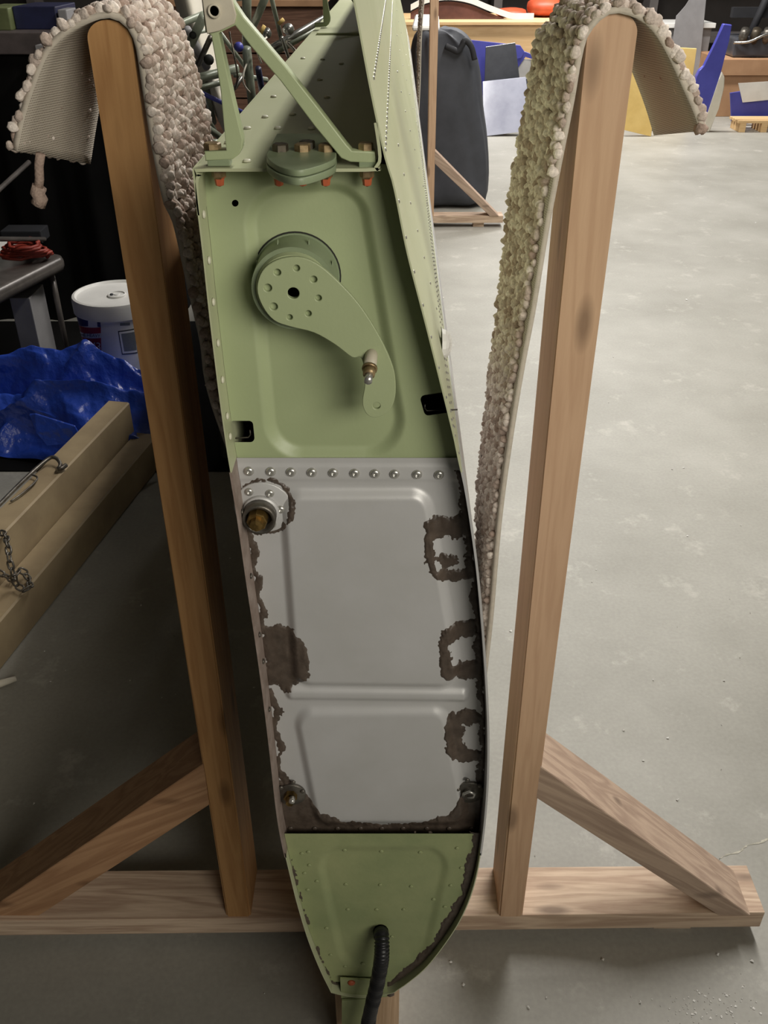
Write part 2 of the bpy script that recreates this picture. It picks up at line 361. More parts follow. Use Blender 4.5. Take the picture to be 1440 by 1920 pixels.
# ------------------------------------------------------------------ wing stand
ZB = 0.025                     # underside of the base board (raised on two cleats)
YF, YD = 0.853, 0.089          # front face and depth of the timber
def make_stand(label, group):
    t = thing('wing_stand', label, 'wing stand', (0.0, YF+YD/2, 0.0), group)
    xl, xr, zt = -0.685, 0.603, ZB+0.038
    hexa('base_board', [(xl,YF-.009,ZB),(xr,YF+.007,ZB),(xr,YF+YD+.004,ZB),(xl,YF+YD-.009,ZB),(xl,YF-.009,zt),(xr,YF+.007,zt),(xr,YF+YD+.004,zt),(xl,YF+YD-.009,zt)], BOARD, t, 0.0012)
    for x in (-0.56, -0.02, 0.47): box('cleat', x-0.03, x+0.03, YF+0.02, YF+YD-0.015, 0.0, ZB, BOARD, t)
    def post(x0b, x1b, x0t, x1t, ztop, m):
        bm = bmesh.new(); n = 18; ring = []
        pts = [(x0b, zt), (x1b, zt)]
        cx = (x0t+x1t)/2; r = (x1t-x0t)/2
        for k in range(n+1):
            a = math.pi*k/n; pts.append((cx+r*math.cos(a), ztop-r*0.8+r*0.8*math.sin(a)))
        a = [bm.verts.new((p[0], YF, p[1])) for p in pts]; b = [bm.verts.new((p[0], YF+YD, p[1])) for p in pts]
        bm.faces.new(a); bm.faces.new(b[::-1])
        for i in range(len(pts)): bm.faces.new((a[i], a[(i+1)%len(pts)], b[(i+1)%len(pts)], b[i]))
        es = [e for e in bm.edges if abs((e.verts[0].co-e.verts[1].co).z) > 0.5]
        bmesh.ops.bevel(bm, geom=es, offset=0.003, segments=3, affect='EDGES')
        return frombm('post', bm, m, t)
    post(at(424,1718,YF).x, at(470,1718,YF).x, at(166,85,YF).x, at(249,85,YF).x, 1.306, POST_L)
    post(at(935,1718,YF).x, at(980,1718,YF).x, at(1099,90,YF).x, at(1191,90,YF).x, 1.312, POST_R)
    def brace(pu, pl, foot_in, foot_out, m):
        pts = [at(*pu, YF+.001), at(*pl, YF+.001), Vector((foot_in, YF+.001, zt)), Vector((foot_out, YF+.001, zt))]
        b = prism('brace', pts, (0, 0.082, 0), m, t, 0.0012)
        return b
    brace((1012,1436), (1003,1495), at(1350,1714,YF).x, at(1410,1714,YF).x, BRACE_R)
    brace((382,1432), (392,1510), at(75,1726,YF).x, at(-35,1726,YF).x, BRACE_L)
    # screw heads on the right brace
    V, F = lathe_mesh([(0.0001,0.0016),(0.002,0.0014),(0.0035,0.0)], 10)
    scm = bpy.data.meshes.new('screw'); scm.from_pydata(V, [], F); scm.materials.append(STEEL)
    for (px, py, f) in ((1044,1424,0.25),(1048,1450,0.6),(1372,1672,0.5)):
        pass
    return t
stand = make_stand('weathered timber stand holding the near root end of the green wing', 'timber wing stands')
def copy_tree(o, shift, label=None, parent=None):
    c = o.copy(); C.objects.link(c)
    if parent is None:
        c.location = o.location + Vector(shift)
        if label: c['label'] = label
    else:
        c.parent = parent
    for ch in list(o.children): copy_tree(ch, shift, None, c)
    return c

# ------------------------------------------------------------------ the wing
YR = 0.66; SPAN = 3.95; SX = 0.011
right_px = [(693,167),(720,293),(737,350),(763,477),(800,620),(845,800),(858,860),(871,920),(885,1010),(896,1100),(906,1220),(912,1320),(914,1400),(912,1480),(905,1562),(893,1640),(874,1700),(846,1752),(802,1810),(764,1843),(738,1860)]
left_px = [(364,322),(371,380),(383,480),(396,600),(413,740),(427,840),(437,900),(450,980),(467,1100),(482,1200),(497,1310),(510,1420),(521,1520),(531,1580),(545,1640),(560,1700),(580,1765),(603,1822),(622,1860)]
def sect(pxs):
    P = [at(x, y, YR) for x, y in pxs]; P = [(p.x, p.z) for p in P]
    return P
Rp = [(-0.0235, 1.347), (-0.0197, 1.330)] + sect(right_px); Lp = sect(left_px)
Rc = np.array(catmull(Rp, 6)); Lc = np.array(catmull(Lp, 6))
def RX(z): return np.interp(z, Rc[::-1,1], Rc[::-1,0])
def LX(z): return np.interp(z, Lc[::-1,1], Lc[::-1,0])
ZWEB = at(500, 322, YR).z
ZT_TOP = at(600, 858, YR+.026).z      # top edge of tank rib
ZT_BOT = at(600, 1562, YR+.026).z     # bottom edge of tank rib
ZNOSE = at(680, 1861, YR).z
wing = thing('aircraft_wing', 'green primed aircraft wing standing nose down between the carpeted posts', 'aircraft wing', (0, YR+SPAN/2, ZNOSE))

def skin(name, pts, thick, m, side, y0=YR, y1=YR+SPAN):
    """extruded sheet; pts (x,z) along the section; side=+1 offset outward to +normal"""
    P = np.array(pts); T = np.gradient(P, axis=0); T /= np.linalg.norm(T, axis=1)[:,None]
    Nn = np.stack([-T[:,1], T[:,0]], 1)*side; Q = P + Nn*thick; n = len(P); V = []; F = []
    for y in (y0, y1):
        sx = SX*(y-YR)
        V += [(p[0]+sx, y, p[1]) for p in P]; V += [(q[0]+sx, y, q[1]) for q in Q]
    for i in range(n-1):
        F += [(i, i+1, 2*n+i+1, 2*n+i), (n+i, n+i+1, 3*n+i+1, 3*n+i), (i, i+1, n+i+1, n+i), (2*n+i, 2*n+i+1, 3*n+i+1, 3*n+i)]
    F += [(0, n, 3*n, 2*n), (n-1, 2*n-1, 4*n-1, 3*n-1)]
    return autosmooth(mesh(name, V, F, m, wing, True), 50)
def seg(Fx, z0, z1, k): return [(float(Fx(z)), float(z)) for z in np.linspace(z0, z1, k)]
skin('upper_skin', seg(RX, 1.346, ZT_TOP, 50), 0.0012, GREEN_SKIN, 1)
skin('lower_skin', seg(LX, ZWEB+.002, ZT_TOP, 30), 0.0012, GREEN_SKIN, -1)
skin('tank_skin', seg(RX, ZT_TOP, ZT_BOT-.006, 40), 0.0022, ALU, 1)
skin('tank_skin', seg(LX, ZT_TOP, ZT_BOT-.010, 40), 0.0022, ALU_IN, -1)
nose = seg(LX, ZT_BOT-.002, ZNOSE, 26)
bx0, bx1 = float(LX(ZNOSE)), float(RX(ZNOSE))
for k in range(1, 8):
    a = k/8; nose.append((bx0+(bx1-bx0)*a, ZNOSE-0.012*math.sin(math.pi*a)))
nose += seg(RX, ZNOSE, ZT_BOT-.002, 34)
skin('nose_skin', nose, 0.0012, GREEN_SKIN, -1)
# far end rib closing the wing
zz = np.linspace(ZNOSE, ZWEB, 40); yE = YR+SPAN-.02
V = [(LX(z)+SX*SPAN, yE, z) for z in zz] + [(RX(z)+SX*SPAN, yE, z) for z in zz]
mesh('tip_rib', V, [(i, i+1, 41+i, 40+i) for i in range(39)], GREEN, wing)
# ribs inside, a step behind the root end, keep the interior dark
yI = YR+.42
V = [(LX(z)+.001, yI, z) for z in zz] + [(RX(z)+.004, yI, z) for z in zz]
mesh('inner_rib', V, [(i, i+1, 41+i, 40+i) for i in range(39)], GREEN, wing)

# rear spar: folded channel on top
x0, x1 = float(LX(ZWEB)), float(RX(ZWEB))
prof = [(x0+.001, ZWEB-.030), (x0+.002, ZWEB-.008), (x0+.005, ZWEB-.002), (x0+.010, ZWEB), (x1-.016, ZWEB), (x1-.008, ZWEB+.003), (x1-.005, ZWEB+.010), (x1-.008, ZWEB+.032)]
skin('rear_spar', catmull(prof, 3), 0.0022, GREEN_SKIN, 1)
skin('spar_doubler', [(x0+.012, ZWEB+.0025), (x1-.020, ZWEB+.0025)], 0.0030, GREEN_SKIN, 1, 1.66, YR+SPAN-.1)

# --- polygon distance in photo pixels
def sdpoly(px, py, poly, r=0.0):
    """positive inside, rounded by r"""
    P = np.array(poly, float)
    d2 = np.full(px.shape, 1e12); sgn = np.ones(px.shape); n = len(P); j = n-1
    for i in range(n):
        e = P[j]-P[i]; wx = px-P[i,0]; wy = py-P[i,1]
        t = np.clip((wx*e[0]+wy*e[1])/(e@e), 0, 1); bx = wx-e[0]*t; by = wy-e[1]*t
        d2 = np.minimum(d2, bx*bx+by*by)
        c1 = py >= P[i,1]; c2 = py < P[j,1]; c3 = e[0]*wy > e[1]*wx
        fl = (c1 & c2 & c3) | (~c1 & ~c2 & ~c3); sgn = np.where(fl, -sgn, sgn); j = i
    return -sgn*np.sqrt(d2) + r
def inset(poly, r):
    c = np.mean(np.array(poly, float), 0); out = []
    P = np.array(poly, float); n = len(P)
    for i in range(n):
        a = P[i]-P[i-1]; b = P[(i+1)%n]-P[i]; a /= np.linalg.norm(a); b /= np.linalg.norm(b)
        na = np.array([-a[1], a[0]]); nb = np.array([-b[1], b[0]])
        if na@(c-P[i]) < 0: na = -na
        if nb@(c-P[i]) < 0: nb = -nb
        k = (na+nb); k /= max(1+na@nb, 0.3); out.append(P[i]+k*r)
    return out
def rounded(px, py, poly, r): return sdpoly(px, py, inset(poly, r), r)
def sstep(a, b, x):
    t = np.clip((x-a)/(b-a), 0, 1); return t*t*(3-2*t)

def relief_upper(px, py):
    a = rounded(px, py, [(452,352),(684,340),(772,862),(502,862)], 75)
    return -0.0065*sstep(-4, 22, a)
def relief_tank(px, py):
    a = rounded(px, py, [(522,916),(806,914),(872,1290),(548,1286)], 42); h = 0.0065*sstep(-3, 17, a)
    b = rounded(px, py, [(530,1283),(884,1288),(878,1316),(538,1312)], 14); h = h + 0.0050*sstep(-2, 12, b) - 0.003*sstep(-2,12,b)*sstep(-3,17,a)
    c = rounded(px, py, [(546,1324),(838,1322),(884,1545),(590,1545)], 34); h = h + 0.0055*sstep(-3, 15, c)
    d = sstep(904, 896, py)*sstep(868,876,py)     # soft fold of the attach strip
    return h + 0.0012*d
def relief_nose(px, py):
    a = rounded(px, py, [(588,1588),(850,1588),(800,1800),(640,1815)], 40)
    return -0.003*sstep(-4, 14, a)
def web(name, z0, z1, d, relief, holes, m, nx=150, nz=190, ins=0.0005):
    Z = np.linspace(z0, z1, nz)[:,None]*np.ones((1,nx)); t = np.linspace(0,1,nx)[None,:]
    Xl = LX(Z)+ins; Xr = RX(Z)-ins; X = Xl+(Xr-Xl)*t; Y0 = YR+d
    px, py = proj(X, Y0, Z); H = relief(px, py)
    drop = np.zeros((nz-1, nx-1), bool)
    for (poly, r) in holes:
        s = rounded(px, py, poly, r)
        sc = (s[1:,1:]+s[:-1,1:]+s[1:,:-1]+s[:-1,:-1])/4; dr = sc > 0
        drop |= dr
        # pull the rim onto the outline
        touch = np.zeros((nz,nx), bool); keep = np.zeros((nz,nx), bool)
        for a in (0,1):
            for b in (0,1):
                touch[a:nz-1+a, b:nx-1+b] |= dr; keep[a:nz-1+a, b:nx-1+b] |= ~dr
        rim = touch & keep
        gx = (rounded(px+1, py, poly, r)-s); gy = (rounded(px, py+1, poly, r)-s); g = np.maximum(gx*gx+gy*gy, 0.2)
        npx = px - s*gx/g; npy = py - s*gy/g
        for i, j in zip(*np.where(rim)):
            q = at(npx[i,j], npy[i,j], Y0); X[i,j] = q.x; Z[i,j] = q.z
    V = np.stack([X, Y0-H, Z], -1).reshape(-1,3)
    F = [(i*nx+j, i*nx+j+1, (i+1)*nx+j+1, (i+1)*nx+j) for i in range(nz-1) for j in range(nx-1) if not drop[i,j]]
    return mesh(name, V, F, m, wing, True)
D_UP, D_TK, D_NS = 0.0275, 0.0255, 0.0110
slot1 = [(786,742),(835,735),(850,772),(797,780)]; slot2 = [(430,789),(474,789),(478,829),(432,829)]; slot3 = [(368,326),(388,328),(395,345),(392,372),(372,374)]
circ = lambda cx, cy, r: [(cx+r*math.cos(a), cy+r*math.sin(a)) for a in np.linspace(0, 2*math.pi, 14, endpoint=False)]
web('rear_rib_web', ZWEB-.0005, ZT_TOP-.006, D_UP, relief_upper, [(slot1, 9), (slot2, 8), (circ(441,381,6.5), 1)], GREEN, 190, 230)
web('tank_end_rib', ZT_TOP, ZT_BOT-.004, D_TK, relief_tank, [], ALU, 160, 260)
web('nose_rib', at(600,1563,YR+D_NS).z, ZNOSE+.006, D_NS, relief_nose, [(circ(714,1752,15), 1)], GREEN_WORN, 120, 120)
# wires seen inside the two slots
tube('slot_clip', [at(858,768,YR+.034), at(800,770,YR+.034), at(796,765,YR+.034), at(797,758,YR+.034)], 0.0007, STEEL, wing, 6)
tube('slot_clip', [at(440,822,YR+.034), at(466,820,YR+.034), at(470,815,YR+.034), at(469,806,YR+.034)], 0.0007, STEEL, wing, 6)

# --- sealant: raised smears lying on the tank rib and along its edges
def smear(name, box_, mask, relief, d, thick=0.0013, step=1.7):
    x0_, y0_, x1_, y1_ = box_
    xs = np.arange(x0_, x1_, step); ys = np.arange(y0_, y1_, step); px, py = np.meshgrid(xs, ys)
    nzv = np.array([[noise.noise((x/17, y/17, 1.3))*7 + noise.noise((x/6, y/6, 5.1))*4.5 + noise.noise((x/3.2, y/3.2, 3.3))*2 for x in xs] for y in ys])
    mk = mask(px, py) + nzv
    mk = np.minimum(mk, (xr_px(py, d)-px-1.0)*3.0)
    lump = np.array([[noise.noise((x/11, y/23, 9.7)) for x in xs] for y in ys])*0.0006
    H = relief(px, py) + np.clip(mk/5.0, -1, 1)*thick*0.9 + np.where(mk>0, lump*np.clip(mk/4,0,1), 0) + 0.0001
    V = []; ny, nx = px.shape
    for i in range(ny):
        for j in range(nx):
            q = at(px[i,j], py[i,j], YR+d); V.append((q.x, q.y-H[i,j], q.z))
    F = [(i*nx+j, i*nx+j+1, (i+1)*nx+j+1, (i+1)*nx+j) for i in range(ny-1) for j in range(nx-1) if mk[i:i+2, j:j+2].max() > -4]
    used = sorted({k for f in F for k in f}); mp = {k: n for n, k in enumerate(used)}
    return mesh(name, [V[k] for k in used], [[mp[k] for k in f] for f in F], SEAL, wing, True)
def xr_px(py, d):          # right / left edge of the rib in the photo at a row
    z = np.linspace(1.1, ZNOSE, 200); a, b = proj(RX(z), YR+d, z); return np.interp(py, b, a)
def xl_px(py, d):
    z = np.linspace(1.1, ZNOSE, 200); a, b = proj(LX(z), YR+d, z); return np.interp(py, b, a)
lim_r = lambda px, py: xr_px(py, D_TK)-px
def patch(outer, hole, ro=8, rh=5):
    def f(px, py):
        m = sdpoly(px, py, outer, ro)
        for h in hole: m = np.minimum(m, -sdpoly(px, py, h, rh)*1.0)
        return np.minimum(m, lim_r(px, py)*1.5)
    return f
smear('sealant_patch', (785,955,905,1095), patch([(805,976),(868,975),(885,1010),(892,1078),(848,1083),(812,1066),(802,1020)], [[(814,1012),(866,1012),(868,1060),(822,1062)]]), relief_tank, D_TK)
smear('sealant_dab', (812,1034,868,1072), patch([(824,1046),(846,1043),(860,1056),(838,1061)], [], 4), relief_tank, D_TK)
smear('sealant_patch', (812,1160,915,1285), patch([(838,1176),(885,1170),(900,1200),(905,1265),(872,1268),(832,1258),(830,1210)], [[(846,1206),(890,1200),(892,1234),(852,1236)]]), relief_tank, D_TK)
smear('sealant_patch', (828,1326,920,1434), patch([(850,1344),(890,1338),(908,1350),(908,1416),(862,1418),(842,1398),(840,1364)], [[(874,1362),(902,1362),(902,1402),(876,1402)]]), relief_tank, D_TK)
smear('sealant_patch', (480,1162,600,1305), lambda px, py: np.maximum(np.minimum(sdpoly(px, py, [(498,1182),(545,1180),(568,1215),(572,1262),(540,1286),(508,1276)], 9), px-xl_px(py, D_TK)), -sdpoly(px, py, [(0,0),(1,0),(0,1)], 0)*0-99), relief_tank, D_TK)
smear('sealant_bead', (455,980,530,1190), lambda px, py: 7-np.abs(px-(xl_px(py, D_TK)+5)-5*np.sin(py/9.0)), relief_tank, D_TK)
smear('sealant_bead', (490,1290,560,1480), lambda px, py: 6-np.abs(px-(xl_px(py, D_TK)+6)-6*np.sin(py/11.0)), relief_tank, D_TK)
smear('sealant_bead', (830,880,925,1560), lambda px, py: 7-np.abs(px-(xr_px(py, D_TK)-4)-3*np.sin(py/13.0)), relief_tank, D_TK)
smear('sealant_fillet', (515,1445,920,1574), lambda px, py: np.minimum(np.minimum(py-np.interp(px, [520,545,575,592,615,650,700,760,800,840,855,875,920], [1462,1470,1490,1512,1522,1534,1544,1544,1534,1522,1500,1470,1466]), (1570-py)*2), np.minimum(px-xl_px(py, D_TK), lim_r(px, py))+4), relief_tank, D_TK)
smear('sealant_bead', (690,1560,915,1868), lambda px, py: np.where(px>xr_px(py, D_NS)-60, 12-np.abs(px-(xr_px(py, D_NS)-5)) + 3*np.sin(py/15.0), -9), relief_nose, D_NS)
smear('sealant_bead', (530,1600,640,1850), lambda px, py: 1.0-np.abs(px-(xl_px(py, D_NS)+3)), relief_nose, D_NS)

# --- rivets (shared mesh: domed blind rivet with its centre dimple, axis to the viewer)
def rivet_mesh(r, h, m, dimple=True):
    prof = [(r*1.0,0.0),(r*0.95,h*0.45),(r*0.72,h*0.85),(r*0.42,h)]
    prof += [(r*0.30,h*0.95),(r*0.26,h*0.35)] if dimple else [(r*0.1,h*1.05)]
    V, F = lathe_mesh(prof, 14, 'Y'); me = bpy.data.meshes.new('rivet'); me.from_pydata(V, [], F)
    bm = bmesh.new(); bm.from_mesh(me); bmesh.ops.recalc_face_normals(bm, faces=bm.faces); bm.to_mesh(me); bm.free()
    me.materials.append(m); me.polygons.foreach_set('use_smooth', [True]*len(me.polygons)); return me
RVt = rivet_mesh(0.0028, 0.0018, STEEL, False); RVd = rivet_mesh(0.0036, 0.0008, PLATE_G); RV = rivet_mesh(0.0046, 0.0026, BRIGHT); RVs = rivet_mesh(0.0026, 0.0013, GREEN_WORN, False); RVk = rivet_mesh(0.0032, 0.0016, SEAL, False); RVm = rivet_mesh(0.0032, 0.0018, paint('pale_rivet', lin(214,212,190), lin(200,198,176), .45), False)
def rivet(px, py, d, me, rel):
    a, b = np.array([float(px)]), np.array([float(py)]); h = float(rel(a, b)[0])
    q = at(px, py, YR+d); inst('rivet', me, (q.x, q.y-h, q.z), wing)
for i, x in enumerate((467,508,546,585,625,665,703,740,782,823)): rivet(x, 882+i*0.75, D_TK, RV, relief_tank)
for x, y in ((578,1597),(646,1597),(715,1600),(788,1602),(857,1590),(566,1600),(580,1622),(571,1637),(594,1652),(577,1668),(648,1662),(713,1663),(771,1666),(652,1709),(706,1709),(757,1709),(813,1690),(735,1760),(647,1812),(680,1808),(620,1790),(612,1740),(865,1627),(845,1660),(834,1700)):
    rivet(x, y, D_NS, RVs, relief_nose)
for x, y in ((545,1553),(590,1553),(633,1553),(676,1553),(716,1553),(756,1553),(800,1553),(842,1553),(884,1553)): rivet(x, y, D_TK-.0012, RVk, relief_tank)
# along the left flange of the root end
for py in (402,488,566,643,712,780,818,960,1080,1190,1240,1330):
    z = at(400, py, YR+.012).z; q = (float(LX(z))+.0004, YR+.012, z)
    inst('rivet', RVm if py < 900 else RVt, q, wing, rot=(0, 0, math.pi/2))
# on the rear spar
for px, py in ((463,303),(432,241),(464,241),(521,241),(584,241),(497,220),(549,215),(513,182),(613,183),(568,110),(605,112),(428,268),(640,120),(600,150),(548,140)):
    q = atz(px, py, ZWEB+.0025); inst('rivet', RVm, q, wing, rot=(-math.pi/2, 0, 0))
# rows on the curved right skin and along the seams: far too small to pick apart -> one mesh
V = []; F = []
def bump_at(y, z, r=0.0017):
    x = float(RX(z))+SX*(y-YR); e = 0.004; tx = float(RX(z+e)-RX(z-e)); t = Vector((tx, 0, 2*e)).normalized(); n = Vector((t.z, 0, -t.x)); b0 = Vector((0,1,0))
    c = Vector((x, y, z)) + n*0.0011; k0 = len(V)
    for rr, hh in ((1.0,0.0),(0.6,0.0010)):
        for k in range(6):
            a = k*math.pi/3; V.append(c+(t*math.cos(a)+b0*math.sin(a))*r*rr+n*hh)
    for k in range(6): F.append((k0+k, k0+(k+1)%6, k0+6+(k+1)%6, k0+6+k))
    F.append(tuple(k0+6+k for k in range(6)))
for y in np.arange(YR+.012, YR+SPAN-.1, 0.022): bump_at(y, ZWEB+.012)
for y in np.arange(YR+.06, YR+SPAN-.1, 0.022): bump_at(y, ZWEB+.052)
for z0_ in (at(845,800,YR).z, at(851,830,YR).z):
    for y in np.arange(YR+.012, YR+SPAN-.1, 0.016): bump_at(y, z0_)
for yy in (YR+.012, YR+.22, YR+.75, YR+1.3, YR+2.0):
    for z in np.arange(ZT_BOT+.02, ZWEB-.01, 0.026): bump_at(yy, z)
stuff(mesh('skin_rivet_rows', V, F, BRIGHT, wing, True))
# silver fastener standing on the right skin
zf = at(850,785,YR).z
V = [Vector((float(RX(zf))+.002+0.009*math.sin(u)*(1+.15*math.sin(5*v)), YR+.15+.014*math.cos(u)*math.cos(v), zf+.004+.015*math.cos(u)*math.sin(v))) for u in np.linspace(0, math.pi/2, 5) for v in np.linspace(0, 2*math.pi, 12, endpoint=False)]
mesh('skin_fitting', V, [(i*12+k, i*12+(k+1)%12, (i+1)*12+(k+1)%12, (i+1)*12+k) for i in range(4) for k in range(12)], WHITE, wing)

# --- hinge bracket bolted on the rear spar
YB = YR+.004
def P2(pxs, Y): return [(at(x, y, Y).x, at(x, y, Y).z) for x, y in pxs]
br = [(383,283),(424,282),(413,167),(396,67),(385,60),(378,0),(373,-30),(385,-46),(405,-50),(421,-38),(437,3),(457,33),(537,127),(597,203),(650,272),(660,283),(703,285),(705,305),(657,304),(640,297),(590,237),(527,153),(470,87),(441,48),(410,62),(437,187),(455,262),(454,278),(448,290),(436,299),(385,302)]
hb = plate('hinge_bracket', P2(br, YB), [], 'Y', YB, 0.013, GREEN, wing, 0.0008)
q = at(403,20,YB)
lug = plate('hinge_lug', P2([(379,0),(374,-30),(386,-45),(405,-49),(420,-37),(436,3),(443,28),(440,44),(412,58),(388,64)], YB-.002), [(q.x, q.z, 0.0031)], 'Y', YB-.002, 0.017, LUG, hb, 0.0006)
lathe('bushing', (q.x, YB-.0015, q.z), [(0.0042,0.0),(0.0042,0.0022),(0.0030,0.0022),(0.0030,0.0)], LUG, hb, 20, 'Y')
for (xa, xb, yb, za) in ((388,431,312,300),(673,705,318,305)):
    a = at(xa, za, YB); b = at(xb, yb, YB); box('spacer', a.x, b.x, YB+.0005, YB+.014, b.z, a.z+.001, PLATE_G, hb, 0.0005)
# second bracket of the same kind further along the spar
hb2 = inst('hinge_bracket', hb.data, (0.006, 1.09, 0.0), wing); inst('hinge_lug', lug.data, (0.006, 1.09, 0), hb2)
# bolts and plates on the spar
def hexbolt(name, loc, r, h, m, parent, up=1):
    L = Vector(loc); V = []; F = []
    for rr, hh in ((r, 0), (r, h*0.85), (r*0.85, h)):
        for k in range(6):
            a = k*math.pi/3+0.3; V.append(L+Vector((rr*math.cos(a), rr*math.sin(a), up*hh)))
    for i in range(2):
        for k in range(6): F.append((i*6+k, i*6+(k+1)%6, (i+1)*6+(k+1)%6, (i+1)*6+k))
    F += [tuple(range(6))[::-1], tuple(range(12, 18))]
    return mesh(name, V, F, m, parent)
zp = ZWEB+.0025
tg = [(499,298),(502,308),(524,323),(560,330),(600,321),(627,308),(630,298)]
pts = [atz(x, y, zp+.006) for x, y in tg]; yb_ = YR+.075
o1 = [(p.x, p.y) for p in pts]; o1 = [(o1[0][0], yb_)] + o1 + [(o1[-1][0], yb_)]
o1s = o1[:1] + [tuple(p) for p in catmull(o1[1:-1], 4)] + o1[-1:]
tp = plate('tie_plate', o1s, [], 'Z', zp, 0.0045, PLATE_G, wing, 0.0005)
plate('tie_plate', [(x, y+.003) for x, y in o1s], [], 'Z', zp+.0048, 0.0042, PLATE_G, wing, 0.0005)
for px, py, m in ((518,298,BOLTD),(561,298,CADM),(608,298,CADM),(576,276,BOLTD)):
    q = atz(px, py, zp+.0095); hexbolt('bolt', (q.x, min(max(q.y, YR+.012), YR+.06), zp+.009), 0.0058, 0.005, m, wing)
a = at(410,283,YB+.006); hexbolt('bolt', (at(398,276,YB+.006).x, YB+.007, a.z), 0.0062, 0.0055, CADM, wing)
hexbolt('bolt', (at(686,285,YB+.006).x, YB+.007, at(686,285,YB).z), 0.0055, 0.005, CADM, wing)
V, F = lathe_mesh([(0.0052,0),(0.0052,-0.005),(0.0036,-0.0065),(0.0030,-0.011),(0.0006,-0.012)], 6)
nutm = bpy.data.meshes.new('lock_nut'); nutm.from_pydata(V, [], F); nutm.materials.append(CADM); nutm.materials.append(TORQUE)
for p in nutm.polygons:
    if p.center.z < -0.0062 or (p.center.x > 0.001 and p.center.z < -0.003): p.material_index = 1
for px in (410,522,566,610,688): inst('lock_nut', nutm, (at(px,330,YR+.010).x, YR+.011, ZWEB-.0005), wing)

# --- bellcrank on its drum
YH = YR+D_UP+.0065-.040
horn = [(558,482),(593,494),(630,524),(674,572),(713,634),(737,689),(742,728),(738,755),(726,774),(706,783),(690,779),(681,764),(680,747),(684,722),(683,694),(676,670),(660,670),(628,646),(589,624),(546,613),(514,601),(492,574),(482,541),(492,508),(519,488)]
hol = []
for px, py, r in ((520,511,.0026),(556,503,.0024),(588,524,.0026),(597,559,.0024),(578,588,.0024),(543,595,.0022),(513,575,.0030),(502,540,.0030),(550,550,.0044),(706,761,.0030)):
    q = at(px, py, YH); hol.append((q.x, q.z, r))
hornpts = [tuple(p) for p in catmull(P2(horn, YH), 4, True)]
bc = plate('bellcrank', hornpts, hol, 'Y', YH, 0.0035, GREEN, wing, 0.0006)
c0 = at(549,549,YH); yw = YR+D_UP+.0065
def drum(name, r0, y_a, r1, y_b, m):
    V = []; F = []; n = 48
    for r, y in ((r0*0.2, y_a),(r0, y_a),(r1, y_b),(r1*0.2, y_b)):
        for k in range(n): a = 2*math.pi*k/n; V.append((c0.x+r*math.cos(a), y, c0.z+r*math.sin(a)))
    for i in range(3):
        for k in range(n): F.append((i*n+k, i*n+(k+1)%n, (i+1)*n+(k+1)%n, (i+1)*n+k))
    return autosmooth(mesh(name, V, F, m, bc), 30)
drum('torque_drum', 0.0272, YH+.0036, 0.0285, YH+.0075, GREEN)
drum('torque_drum', 0.0318, YH+.0080, 0.0322, yw-.0015, PLATE_G)
drum('drum_flange', 0.0334, yw-.0018, 0.0334, yw+.001, PLATE_G)
drum('drum_gasket', 0.0345, yw-.0006, 0.0345, yw+.001, DARKHOLE)
for a in (1.95, 1.2, 0.45, 2.7):
    inst('rivet', RVd, (c0.x+.0318*math.cos(a), (YH+.008+yw)/2, c0.z+.0318*math.sin(a)), wing, rot=(0, -a, math.pi/2))
# pin through the arm
pa = at(696,668,YH-.001); pb = at(690,716,YH-.026)
dv = (pb-pa)
lp = lambda t: pa+dv*t
tube('pin', [lp(-.25), lp(.45)], 0.0050, LUG, bc, 14)
tube('pin_collar', [lp(.45), lp(.52)], 0.0060, CADM, bc, 14); tube('pin_collar', [lp(.52), lp(.74)], [0.0052, 0.0046], CADM, bc, 14)
tube('pin_thread', [lp(.70), lp(1.0)], [0.0033, 0.0031], BRIGHT, bc, 12)

# --- fuel pick-up fitting and the two small drains on the tank rib
yt = YR+D_TK
fc = at(494,950,yt-.001)
def disc(name, px, py, Y0, r, h, m, parent, n=28, prof=None):
    c = at(px, py, Y0); return lathe(name, c, prof or [(r,-.001),(r,h*0.8),(r*0.97,h),(r*0.05,h)], m, parent, n, 'Y')
ff = disc('fuel_fitting', 494, 950, yt, 0.0262, 0.0022, ALU, wing)
smear('sealant_ring', (455,890,560,1005), lambda px, py: 4-np.abs(np.sqrt((px-496)**2+((py-948)*1.02)**2)-51), relief_tank, D_TK)
disc('collar', 490, 958, yt-.002, 0.0165, 0.004, ALU, ff); c2 = at(488,962,yt-.005)
lathe('collar', c2, [(0.0150,0.0),(0.0150,0.012),(0.0118,0.012),(0.0118,0.003),(0.001,0.003)], STEEL, ff, 28, 'Y')
c3 = at(484,968,yt-.012)
V, F = lathe_mesh([(0.0092,-.006),(0.0092,0.010),(0.0084,0.011),(0.0060,0.011),(0.0058,0.016),(0.0020,0.017)], 8, 'Y'); mesh('brass_plug', [Vector(v)+c3 for v in V], F, BRASS, ff)
for px, py in ((467,922),(506,925),(526,955),(510,983)):
    q = at(px, py, yt-.0022); inst('rivet', RV, q, wing, scale=(.88,.88,.88))
def drain(px, py, dx):
    f = disc('drain_fitting', px, py, yt-.001, 0.0165, 0.0024, STEEL, wing)
    for a in (0.2, 1.4, 2.6):
        q = at(px+dx*22*math.cos(a), py-22*math.sin(a), yt-.0036); inst('rivet', RVt, q, wing)
    return f
d1 = drain(546,1488,1); c4 = at(545,1490,yt-.003)
V, F = lathe_mesh([(0.0075,-.001),(0.0075,0.006),(0.0050,0.006),(0.0045,0.013),(0.001,0.013)], 6, 'Y'); mesh('drain_nut', [Vector(v)+c4 for v in V], F, BRASS, d1)
